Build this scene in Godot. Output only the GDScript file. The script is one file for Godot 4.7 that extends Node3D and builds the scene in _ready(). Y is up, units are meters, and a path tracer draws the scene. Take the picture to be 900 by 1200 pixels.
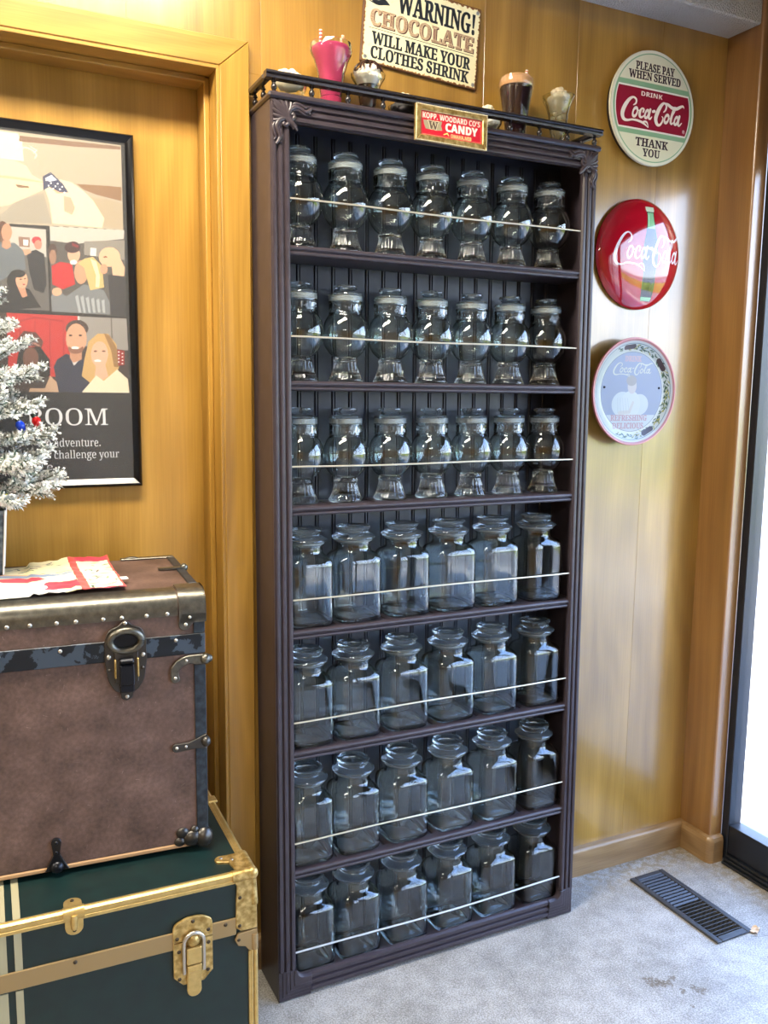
extends Node3D
# A candy-shop corner: a leaning bookcase of glass jars, signs on honey-coloured panelling, trunks beside it.

var M := {}
var used := {}
var cab := Transform3D.IDENTITY
const I := Transform3D.IDENTITY


func _ready() -> void:
	# ---- camera, sky, lights, exposure
	var cam := Camera3D.new()
	cam.name = "camera"
	cam.fov = 61.05
	cam.near = 0.02
	cam.far = 200.0
	cam.transform = Transform3D(Basis(Vector3(0.897318, 0.011605, 0.441233), Vector3(0.050125, 0.990508, -0.127988), Vector3(-0.43853, 0.136962, 0.888219)).orthonormalized(), Vector3(0, 1.5, 2.0184))
	add_child(cam)
	cam.current = true
	var env := Environment.new()
	env.background_mode = Environment.BG_SKY
	var sky := Sky.new()
	var pm := ProceduralSkyMaterial.new()
	pm.sky_top_color = Color(0.56, 0.73, 1.0)
	pm.sky_horizon_color = Color(0.89, 0.945, 1.0)
	pm.sky_curve = 0.25
	pm.ground_bottom_color = Color(0.3, 0.3, 0.3)
	pm.ground_horizon_color = Color(0.6, 0.62, 0.65)
	sky.sky_material = pm
	env.sky = sky
	env.background_energy_multiplier = 12.0
	env.tonemap_mode = Environment.TONE_MAPPER_LINEAR
	env.tonemap_exposure = 1.0
	env.sdfgi_enabled = true
	env.ssao_enabled = true
	env.ssil_enabled = true
	var we := WorldEnvironment.new()
	we.name = "surroundings"
	we.environment = env
	add_child(we)
	# the sun stands behind the shop: it lights the street, not the room
	var sun := DirectionalLight3D.new()
	sun.name = "sun"
	sun.light_energy = 14.0
	sun.light_color = Color(1.0, 0.96, 0.88)
	sun.light_angular_distance = 0.6
	sun.shadow_enabled = true
	sun.transform = Transform3D(Basis.looking_at(Vector3(0.62, -0.80, 0.25).normalized()), Vector3(-4, 8, 0))
	add_child(sun)
	materials()
	cab = Transform3D(Basis(Vector3.RIGHT, -0.0135), Vector3(0.647, 0.0, 0.0167))
	room()
	storefront()
	ceiling_lamp(0.10, 0.62, "white ceiling light panel over the trunks and the bookcase")
	ceiling_lamp(-2.0, 0.62, "white ceiling light panel by the plain side wall past the door")
	ceiling_lamp(-1.1, 3.4, "white ceiling light panel over the open floor far from the bookcase")
	cabinet()
	jars()
	trunks()
	signs()
	plaque()
	treats()
	poster()
	tree()
	cloth()
	vent()


# ------------------------------------------------------------------ tools
func S() -> SurfaceTool:
	var s := SurfaceTool.new()
	s.begin(Mesh.PRIMITIVE_TRIANGLES)
	return s


func tri(s: SurfaceTool, a: Vector3, b: Vector3, c: Vector3) -> void:
	# a, b, c run counter-clockwise seen from outside
	if (b - a).cross(c - a).length_squared() < 1e-20:
		return
	s.add_vertex(a)
	s.add_vertex(c)
	s.add_vertex(b)


func quad(s: SurfaceTool, a: Vector3, b: Vector3, c: Vector3, d: Vector3) -> void:
	tri(s, a, b, c)
	tri(s, a, c, d)


func done(s: SurfaceTool) -> ArrayMesh:
	s.generate_normals()
	s.index()
	return s.commit()


func obj(called: String, s, m: Material, parent: Node, xf := Transform3D.IDENTITY) -> MeshInstance3D:
	var o := MeshInstance3D.new()
	o.name = called
	o.mesh = done(s) if s is SurfaceTool else s
	o.material_override = m
	o.transform = xf
	o.cast_shadow = GeometryInstance3D.SHADOW_CASTING_SETTING_ON
	parent.add_child(o, true)
	return o


func numbered(called: String) -> String:
	var n: int = used.get(called, -1) + 1
	used[called] = n
	return called if n == 0 else "%s_%03d" % [called, n]


func thing(called: String, label: String, category: String, xf := Transform3D.IDENTITY, group := "") -> Node3D:
	var o := Node3D.new()
	o.name = numbered(called)
	o.transform = xf
	o.set_meta("label", label)
	o.set_meta("category", category)
	if group:
		o.set_meta("group", group)
	add_child(o)
	return o


func struct(called: String) -> Node3D:
	var o := Node3D.new()
	o.name = called
	o.set_meta("kind", "structure")
	add_child(o)
	return o


func bx(s: SurfaceTool, c: Vector3, size: Vector3, b := 0.0, xf := Transform3D.IDENTITY) -> void:
	s.set_smooth_group(-1)
	var h := size / 2.0
	b = minf(b, minf(h.x, minf(h.y, h.z)) * 0.95)
	var P := func(sx: int, sy: int, sz: int, ax: int) -> Vector3:
		var v := Vector3(sx * (h.x - (0.0 if ax == 0 else b)), sy * (h.y - (0.0 if ax == 1 else b)), sz * (h.z - (0.0 if ax == 2 else b)))
		return xf * (c + v)
	for g in [-1, 1]:
		var f := [[P.call(g, -1, -1, 0), P.call(g, 1, -1, 0), P.call(g, 1, 1, 0), P.call(g, -1, 1, 0)],
			[P.call(-1, g, -1, 1), P.call(-1, g, 1, 1), P.call(1, g, 1, 1), P.call(1, g, -1, 1)],
			[P.call(-1, -1, g, 2), P.call(1, -1, g, 2), P.call(1, 1, g, 2), P.call(-1, 1, g, 2)]]
		for q in f:
			if g == 1:
				quad(s, q[0], q[1], q[2], q[3])
			else:
				quad(s, q[3], q[2], q[1], q[0])
	if b <= 0.0:
		return
	for u in [-1, 1]:
		for v in [-1, 1]:
			face(s, [P.call(u, v, -1, 0), P.call(u, v, 1, 0), P.call(u, v, 1, 1), P.call(u, v, -1, 1)], xf * c)
			face(s, [P.call(u, -1, v, 0), P.call(u, 1, v, 0), P.call(u, 1, v, 2), P.call(u, -1, v, 2)], xf * c)
			face(s, [P.call(-1, u, v, 1), P.call(1, u, v, 1), P.call(1, u, v, 2), P.call(-1, u, v, 2)], xf * c)
			for w in [-1, 1]:
				face(s, [P.call(u, v, w, 0), P.call(u, v, w, 1), P.call(u, v, w, 2)], xf * c)


func face(s: SurfaceTool, q: Array, inside: Vector3) -> void:
	var n: Vector3 = (q[1] - q[0]).cross(q[2] - q[0])
	if n.dot(q[0] - inside) < 0.0:
		q.reverse()
	for k in range(2, q.size()):
		tri(s, q[0], q[k - 1], q[k])


func lathe(s: SurfaceTool, prof: Array, seg := 32, xf := Transform3D.IDENTITY, flutes := 0, group0 := 1) -> void:
	# prof: [radius, height, (squareness exponent), (depth of flutes)], bottom to top along the outside
	var ring := []
	for p in prof:
		var row := PackedVector3Array()
		var n: float = p[2] if p.size() > 2 else 2.0
		var fl: float = p[3] if p.size() > 3 else 0.0
		for j in seg:
			var t := TAU * j / seg
			var r: float = p[0]
			if n > 2.01:
				r = r / pow(pow(absf(cos(t)), n) + pow(absf(sin(t)), n), 1.0 / n)
			if fl != 0.0:
				r -= fl * (0.5 + 0.5 * cos(flutes * t))
			row.append(xf * Vector3(r * cos(t), p[1], -r * sin(t)))
		ring.append(row)
	var g := group0
	for i in range(prof.size() - 1):
		if i > 0:
			var a := Vector2(prof[i][0] - prof[i - 1][0], prof[i][1] - prof[i - 1][1])
			var b := Vector2(prof[i + 1][0] - prof[i][0], prof[i + 1][1] - prof[i][1])
			if a.length() > 1e-7 and b.length() > 1e-7 and absf(a.angle_to(b)) > 0.8:
				g += 1
		s.set_smooth_group(g)
		for j in seg:
			var k := (j + 1) % seg
			quad(s, ring[i][j], ring[i][k], ring[i + 1][k], ring[i + 1][j])


func tube(s: SurfaceTool, pts: Array, rad, seg := 8, squash := 1.0, up := Vector3(0, 0, 1)) -> void:
	# a round bar through the points; rad is one radius or one for each point
	var rows := []
	var n := pts.size()
	for i in n:
		var d: Vector3 = (pts[mini(i + 1, n - 1)] - pts[maxi(i - 1, 0)]).normalized()
		var u := up if absf(d.dot(up)) < 0.95 else (Vector3.UP if absf(d.y) < 0.9 else Vector3.RIGHT)
		var a := d.cross(u).normalized()
		var b := a.cross(d).normalized()
		var r: float = rad[i] if rad is Array else rad
		var row := []
		for j in seg:
			var t := TAU * j / seg
			row.append(pts[i] + a * (r * cos(t)) + b * (r * squash * sin(t)))
		rows.append(row)
	s.set_smooth_group(1)
	for i in n - 1:
		for j in seg:
			var k := (j + 1) % seg
			quad(s, rows[i][j], rows[i + 1][j], rows[i + 1][k], rows[i][k])
	s.set_smooth_group(-1)
	for j in range(1, seg - 1):
		tri(s, rows[0][0], rows[0][j], rows[0][j + 1])
		tri(s, rows[n - 1][0], rows[n - 1][j + 1], rows[n - 1][j])


func ball(s: SurfaceTool, c: Vector3, r: Vector3, seg := 14, rings := 8) -> void:
	var prof := []
	for i in rings + 1:
		var a := -PI / 2 + PI * i / rings
		prof.append([cos(a), sin(a)])
	prof[0][0] = 0.0
	prof[rings][0] = 0.0
	lathe(s, prof, seg, Transform3D(Basis(Vector3(r.x, 0, 0), Vector3(0, r.y, 0), Vector3(0, 0, r.z)), c))


func prism(s: SurfaceTool, poly: Array, d0: float, d1: float, xf := Transform3D.IDENTITY, bev := 0.0) -> void:
	# a polygon in x, y pushed from z = d0 to z = d1; bev chamfers the d1 edge
	var p := PackedVector2Array(poly)
	if Geometry2D.is_polygon_clockwise(p):
		p.reverse()
	var flip := xf.basis.determinant() < 0.0
	var inner := p
	if bev > 0.0:
		var c := Vector2.ZERO
		var nn := p.size()
		inner = PackedVector2Array()
		for i in nn:
			var e0 := (p[i] - p[(i + nn - 1) % nn]).normalized()
			var e1 := (p[(i + 1) % nn] - p[i]).normalized()
			var n0 := Vector2(-e0.y, e0.x)
			var n1 := Vector2(-e1.y, e1.x)
			var m := (n0 + n1).normalized()
			inner.append(p[i] + m * (bev / maxf(0.5, m.dot(n0))))
	var q := func(a: Vector3, b: Vector3, c: Vector3, d: Vector3) -> void:
		if flip:
			quad(s, xf * d, xf * c, xf * b, xf * a)
		else:
			quad(s, xf * a, xf * b, xf * c, xf * d)
	var n := p.size()
	var g := 10
	for i in n:
		var a := p[i]
		var b := p[(i + 1) % n]
		var prev := p[(i + n - 1) % n]
		if absf((a - prev).angle_to(b - a)) > 0.6:
			g += 1
		s.set_smooth_group(g)
		q.call(Vector3(a.x, a.y, d0), Vector3(b.x, b.y, d0), Vector3(b.x, b.y, d1 - bev), Vector3(a.x, a.y, d1 - bev))
		if bev > 0.0:
			s.set_smooth_group(g + 500)
			var c2 := inner[i]
			var e2 := inner[(i + 1) % n]
			q.call(Vector3(a.x, a.y, d1 - bev), Vector3(b.x, b.y, d1 - bev), Vector3(e2.x, e2.y, d1), Vector3(c2.x, c2.y, d1))
	s.set_smooth_group(-1)
	for side in 2:
		var r := p if side == 0 else inner
		var t := Geometry2D.triangulate_polygon(r)
		for k in range(0, t.size(), 3):
			var a := r[t[k]]
			var b := r[t[k + 1]]
			var c := r[t[k + 2]]
			if (b - a).cross(c - a) < 0.0:
				var w := b
				b = c
				c = w
			var z := d1 if side == 1 else d0
			if (side == 1) == flip:
				tri(s, xf * Vector3(a.x, a.y, z), xf * Vector3(c.x, c.y, z), xf * Vector3(b.x, b.y, z))
			else:
				tri(s, xf * Vector3(a.x, a.y, z), xf * Vector3(b.x, b.y, z), xf * Vector3(c.x, c.y, z))


func along_x(x0: float) -> Transform3D:
	# prism polygons given as (z, y), pushed along +x from x0
	return Transform3D(Basis(Vector3(0, 0, 1), Vector3(0, 1, 0), Vector3(1, 0, 0)), Vector3(x0, 0, 0))


func along_y(y0: float) -> Transform3D:
	# prism polygons given as (x, z), pushed along +y from y0
	return Transform3D(Basis(Vector3(1, 0, 0), Vector3(0, 0, 1), Vector3(0, 1, 0)), Vector3(0, y0, 0))


func arc(c: Vector2, r: float, a0: float, a1: float, n: int, ry := -1.0) -> Array:
	var out := []
	for i in n + 1:
		var a := deg_to_rad(lerpf(a0, a1, float(i) / n))
		out.append(c + Vector2(cos(a) * r, sin(a) * (r if ry < 0 else ry)))
	return out


func smooth(pts: Array, each := 6) -> Array:
	# Catmull-Rom through the points (Vector2, Vector3 or float)
	var out := []
	var n := pts.size()
	for i in n - 1:
		var a = pts[maxi(i - 1, 0)]
		var b = pts[i]
		var c = pts[i + 1]
		var d = pts[mini(i + 2, n - 1)]
		for k in each:
			var t := float(k) / each
			out.append(0.5 * (2.0 * b + (c - a) * t + (2.0 * a - 5.0 * b + 4.0 * c - d) * t * t + (3.0 * b - a - 3.0 * c + d) * t * t * t))
	out.append(pts[n - 1])
	return out


func sheet(s: SurfaceTool, a: Vector3, b: Vector3, c: Vector3, d: Vector3) -> void:
	# a printed face: a bottom left, b bottom right, c top right, d top left
	s.set_smooth_group(-1)
	var v := [a, c, b, a, d, c]
	var u := [Vector2(0, 1), Vector2(1, 0), Vector2(1, 1), Vector2(0, 1), Vector2(0, 0), Vector2(1, 0)]
	for i in 6:
		s.set_uv(u[i])
		s.add_vertex(v[i])


# ------------------------------------------------------------------ materials
func plain(c: Color, rough := 0.6, metal := 0.0, spec := 0.5) -> StandardMaterial3D:
	var m := StandardMaterial3D.new()
	m.albedo_color = c
	m.roughness = rough
	m.metallic = metal
	m.metallic_specular = spec
	return m


func c8(r: float, g: float, b: float) -> Color:
	return Color(r / 255.0, g / 255.0, b / 255.0)


func noise(freq: float, sd: int, oct := 3) -> FastNoiseLite:
	var n := FastNoiseLite.new()
	n.noise_type = FastNoiseLite.TYPE_SIMPLEX_SMOOTH
	n.frequency = freq
	n.seed = sd
	n.fractal_octaves = oct
	return n


func wood_image(w: int, h: int, lo: Color, hi: Color, sd: int, across: bool) -> Image:
	# grain runs along the image's height, or along its width when across is set
	var im := Image.create(w, h, false, Image.FORMAT_RGB8)
	var warp := noise(0.004, sd, 2)
	var band := noise(0.012, sd + 1, 3)
	var fine := noise(0.35, sd + 2, 2)
	var blot := noise(0.006, sd + 3, 2)
	for y in h:
		for x in w:
			var u := float(x if not across else y)
			var v := float(y if not across else x)
			var k := warp.get_noise_2d(u * 0.6, v * 0.35) * 46.0
			var b := band.get_noise_2d(u + k, v * 0.10)
			var f := fine.get_noise_2d(u, v * 0.03)
			var rings := sin((u + k * 2.2) * 0.16 + blot.get_noise_2d(u, v * 0.3) * 9.0)
			var t := clampf(0.55 + b * 0.55 + f * 0.17 + rings * 0.08 + blot.get_noise_2d(u * 1.5, v) * 0.25, 0.0, 1.0)
			im.set_pixel(x, y, lo.lerp(hi, t))
	return im


func blotchy(lo: Color, hi: Color, freq: float, sd: int, size := 512, contrast := 1.0) -> ImageTexture:
	var im := Image.create(size, size, false, Image.FORMAT_RGB8)
	var a := noise(freq, sd, 5).get_seamless_image(size, size)
	var b := noise(0.25, sd + 9, 2).get_seamless_image(size, size)
	for y in size:
		for x in size:
			var t := (a.get_pixel(x, y).r - 0.5) * contrast + 0.5 + (b.get_pixel(x, y).r - 0.5) * 0.3
			im.set_pixel(x, y, lo.lerp(hi, clampf(t, 0.0, 1.0)))
	return ImageTexture.create_from_image(im)


func grey_noise(freq: float, sd: int, size := 512, oct := 4) -> ImageTexture:
	var im := noise(freq, sd, oct).get_seamless_image(size, size)
	return ImageTexture.create_from_image(im)


func textured(tex: Texture2D, scale: Vector3, rough: float, offset := Vector3.ZERO, world := true) -> StandardMaterial3D:
	var m := plain(Color.WHITE, rough)
	m.albedo_texture = tex
	m.uv1_triplanar = true
	m.uv1_world_triplanar = world
	m.uv1_triplanar_sharpness = 8.0
	m.uv1_scale = scale
	m.uv1_offset = offset
	return m


func varnished(m: StandardMaterial3D, rough := 0.15) -> StandardMaterial3D:
	m.metallic_specular = 0.62
	m.clearcoat_enabled = true
	m.clearcoat = 1.0
	m.clearcoat_roughness = rough
	return m


func printed(im: Image, rough := 0.35, tone := 1.0, spec := 0.5) -> StandardMaterial3D:
	var m := plain(Color(tone, tone, tone), rough, 0.0, spec)
	m.albedo_texture = ImageTexture.create_from_image(im)
	m.texture_repeat = false
	return m


func glassy(c: Color, ior := 0.05) -> StandardMaterial3D:
	var m := plain(c, 0.0)
	m.transparency = BaseMaterial3D.TRANSPARENCY_ALPHA
	m.refraction_enabled = true
	m.refraction_scale = ior
	m.albedo_color.a = 0.0
	return m


func materials() -> void:
	var wv := ImageTexture.create_from_image(wood_image(700, 1200, c8(132, 97, 37), c8(182, 141, 66), 3, false))
	var wh := ImageTexture.create_from_image(wood_image(900, 300, c8(132, 95, 39), c8(180, 139, 68), 21, true))
	for k in 3:
		M["panel%d" % k] = varnished(textured(wv, Vector3(1.0 / 1.204, 1.0 / 3.3, 1.0 / 1.204), 0.3, Vector3(-0.56 + 0.25 * k, 0.1 * k, 0.2 * k)))
	M.door = textured(wv, Vector3(0.7, 0.28, 0.7), 0.3, Vector3(0.33, 0.3, 0.1))
	M.casing = textured(wv, Vector3(2.2, 0.3, 2.2), 0.28, Vector3(0.12, 0.05, 0.5))
	M.casing_head = textured(wh, Vector3(0.6, 2.6, 2.6), 0.28, Vector3(0.4, 0.1, 0.3))
	var worn := ImageTexture.create_from_image(wood_image(700, 240, c8(112, 84, 50), c8(168, 138, 98), 27, true))
	M.baseboard = textured(worn, Vector3(0.8, 3.0, 0.8), 0.3, Vector3(0.1, 0.6, 0.2))
	M.return_wood = varnished(textured(ImageTexture.create_from_image(wood_image(300, 900, c8(112, 76, 38), c8(156, 114, 62), 29, false)), Vector3(2.2, 0.3, 2.2), 0.3, Vector3(0.12, 0.05, 0.5)), 0.2)
	M.plaster = plain(c8(205, 203, 198), 0.9)
	M.plaster.heightmap_enabled = true
	M.plaster.heightmap_texture = grey_noise(0.09, 4)
	M.plaster.heightmap_scale = 0.9
	M.plaster.uv1_triplanar = true
	M.plaster.uv1_world_triplanar = true
	M.plaster.uv1_scale = Vector3(3.2, 3.2, 3.2)
	M.paint = plain(c8(150, 145, 134), 0.8)
	M.frame = plain(c8(22, 26, 34), 0.35)
	M.pane = plain(Color(1, 1, 1, 0.03), 0.0)
	M.thin_glass = plain(Color(1, 1, 1, 0.0), 0.0)
	M.thin_glass.transparency = BaseMaterial3D.TRANSPARENCY_ALPHA
	M.picture_pane = plain(Color(1, 1, 1, 0.03), 0.0, 0.0, 0.14)
	M.picture_pane.transparency = BaseMaterial3D.TRANSPARENCY_ALPHA
	M.pane.transparency = BaseMaterial3D.TRANSPARENCY_ALPHA
	M.cabinet = textured(blotchy(c8(49, 42, 47), c8(61, 53, 59), 0.02, 11), Vector3(2, 2, 2), 0.32)
	M.cabinet_back = textured(blotchy(c8(25, 28, 41), c8(34, 38, 53), 0.02, 12), Vector3(2, 2, 2), 0.4)
	M.rail = plain(c8(34, 30, 32), 0.25)
	M.glass = glassy(c8(244, 250, 248))
	M.lid_glass = glassy(c8(206, 222, 232))
	M.lid_glass.albedo_color.a = 0.05
	M.lid_glass.roughness = 0.05
	M.seal = plain(Color(0.70, 0.75, 0.76, 0.30), 0.45)
	M.seal.transparency = BaseMaterial3D.TRANSPARENCY_ALPHA
	M.rod = plain(c8(214, 204, 178), 0.3, 0.7)
	M.pale_rod = plain(c8(190, 192, 194), 0.35, 0.4)
	M.brown = textured(worn_fibre(), Vector3(1.7, 1.7, 1.7), 0.55, Vector3.ZERO, false)
	M.brass = textured(blotchy(c8(84, 83, 78), c8(120, 117, 108), 0.03, 33), Vector3(3, 3, 3), 0.33, Vector3.ZERO, false)
	M.brass.metallic = 0.85
	M.dark_metal = textured(blotchy(c8(28, 34, 42), c8(52, 62, 72), 0.02, 35, 512, 2.0), Vector3(4, 4, 4), 0.42, Vector3.ZERO, false)
	M.dark_metal.metallic = 0.4
	M.nickel = plain(c8(188, 184, 176), 0.28, 0.9)
	M.green = textured(blotchy(c8(4, 27, 28), c8(7, 37, 36), 0.02, 37), Vector3(2, 2, 2), 0.42, Vector3.ZERO, false)
	M.gold = textured(blotchy(c8(186, 158, 98), c8(214, 186, 122), 0.03, 39, 512, 0.8), Vector3(4, 4, 4), 0.32, Vector3.ZERO, false)
	M.gold.metallic = 0.75
	M.gold_band = plain(c8(150, 126, 86), 0.45, 0.35)
	M.stripe = plain(c8(158, 152, 122), 0.45)
	M.dark_rivet = plain(c8(60, 50, 36), 0.5, 0.5)
	M.raw_wood = plain(c8(168, 132, 92), 0.7)
	M.black_gloss = plain(c8(10, 11, 16), 0.15)
	M.vent = plain(c8(66, 68, 72), 0.5, 0.4)
	M.duct = plain(c8(120, 122, 124), 0.45, 0.6)
	M.sign_edge = plain(c8(24, 24, 30), 0.5)
	M.white = plain(c8(236, 236, 232), 0.5)
	M.screw = plain(c8(200, 200, 200), 0.3, 0.8)
	M.worn_band = textured(worn_paint(), Vector3(2.6, 2.6, 2.6), 0.38, Vector3.ZERO, false)
	M.worn_band.metallic = 0.3
	M.dark_brass = plain(c8(74, 72, 70), 0.34, 0.85)
	M.old_gold = textured(blotchy(c8(150, 122, 66), c8(214, 186, 124), 0.02, 45, 512, 1.6), Vector3(5, 5, 5), 0.36, Vector3.ZERO, false)
	M.old_gold.metallic = 0.7
	M.iron = plain(c8(34, 36, 42), 0.28, 0.7)


func worn_paint() -> ImageTexture:
	# black paint flaked off a blue-grey metal band in hard-edged islands
	var n := 512
	var im := Image.create(n, n, false, Image.FORMAT_RGB8)
	var a := noise(0.012, 61, 5).get_seamless_image(n, n)
	var b := noise(0.3, 62, 2).get_seamless_image(n, n)
	for y in n:
		for x in n:
			var t := a.get_pixel(x, y).r + (b.get_pixel(x, y).r - 0.5) * 0.08
			im.set_pixel(x, y, c8(20, 26, 34) if t < 0.56 else c8(62, 74, 88))
	return ImageTexture.create_from_image(im)


func worn_fibre() -> ImageTexture:
	# scuffed brown vulcanised fibre: soft mottling, dust specks and pale scratches
	var n := 1024
	var im := Image.create(n, n, false, Image.FORMAT_RGB8)
	var a := noise(0.006, 63, 5).get_seamless_image(n, n)
	var b := noise(0.05, 64, 4).get_seamless_image(n, n)
	var rng := RandomNumberGenerator.new()
	rng.seed = 65
	for y in n:
		for x in n:
			var t := 0.5 + (a.get_pixel(x, y).r - 0.5) * 0.9 + (b.get_pixel(x, y).r - 0.5) * 0.55 + rng.randf_range(-0.12, 0.12)
			im.set_pixel(x, y, c8(62, 45, 38).lerp(c8(108, 84, 75), clampf(t, 0.0, 1.0)))
	for k in 260:
		var p := Vector2(rng.randf() * n, rng.randf() * n)
		var d := Vector2.from_angle(rng.randf() * TAU) * rng.randf_range(0.5, 1.6)
		var c := c8(176, 160, 150) if k % 4 else c8(52, 38, 34)
		for i in int(rng.randf_range(1, 16)):
			var q := p + d * i
			im.set_pixel(posmod(int(q.x), n), posmod(int(q.y), n), im.get_pixel(posmod(int(q.x), n), posmod(int(q.y), n)).lerp(c, rng.randf_range(0.2, 0.75)))
	return ImageTexture.create_from_image(im)


# ------------------------------------------------------------------ the room
func floor_image(n: int) -> Image:
	# 2.4 m x 2.4 m of worn, ground concrete: x 0..2.4 m, z -0.2..2.2 m
	var im := Image.create(n, n, false, Image.FORMAT_RGB8)
	var big := noise(0.006, 51, 4)
	var mid := noise(0.03, 52, 4)
	var speck := noise(0.45, 53, 2)
	var wob := noise(0.02, 54, 3)
	var spots := [[1.546, 0.488, 0.026], [1.56, 0.50, 0.018], [1.575, 0.51, 0.014], [1.60, 0.50, 0.012], [1.631, 0.564, 0.02], [1.62, 0.55, 0.014], [1.59, 0.545, 0.009], [1.57, 0.60, 0.01], [1.40, 0.80, 0.008], [1.9, 0.55, 0.008]]
	var cracks := [[Vector2(1.18, 0.17), Vector2(1.23, 0.29), Vector2(1.20, 0.45), Vector2(1.26, 0.7)], [Vector2(1.93, 0.46), Vector2(2.0, 0.52), Vector2(2.06, 0.75)], [Vector2(1.70, 0.46), Vector2(1.95, 0.62), Vector2(2.1, 0.74)]]
	for y in n:
		for x in n:
			var wx := 2.4 * x / n
			var wz := 2.4 * y / n - 0.2
			var t := 0.5 + big.get_noise_2d(x, y) * 0.30 + mid.get_noise_2d(x, y) * 0.25 + speck.get_noise_2d(x, y) * 0.85
			var c := c8(116, 113, 106).lerp(c8(190, 187, 181), clampf(t, 0.0, 1.0))
			if wz < 0.6:
				# yellowish grit in the corner by the baseboards
				var grit := clampf((0.17 - minf(wz, 2.2 - wx)) * 6.0, 0.0, 1.0) * clampf(mid.get_noise_2d(x * 2.0, y * 2.0) * 2.2 + 0.35, 0.0, 1.0) * clampf((wx - 1.5) * 3.0, 0.0, 1.0)
				c = c.lerp(c8(122, 102, 66), grit * 0.7)
			for s in spots:
				var d := Vector2(wx - s[0], wz - s[1]).length() + wob.get_noise_2d(x * 4.0, y * 4.0) * 0.014
				if d < s[2] * 0.8 and speck.get_noise_2d(x * 0.6, y * 0.6) < 0.18:
					c = c.lerp(c8(96, 84, 68), 0.75)
			im.set_pixel(x, y, c)
	for line in cracks:
		var pts := smooth(line, 40)
		for p in pts:
			var px := int(p.x / 2.4 * n + wob.get_noise_2d(p.x * 900.0, p.y * 900.0) * 6.0)
			var py := int((p.y + 0.2) / 2.4 * n)
			for k in 2:
				if px + k >= 0 and px + k < n and py >= 0 and py < n:
					im.set_pixel(px + k, py, im.get_pixel(px + k, py).lerp(c8(92, 90, 88), 0.5))
	return im


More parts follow.
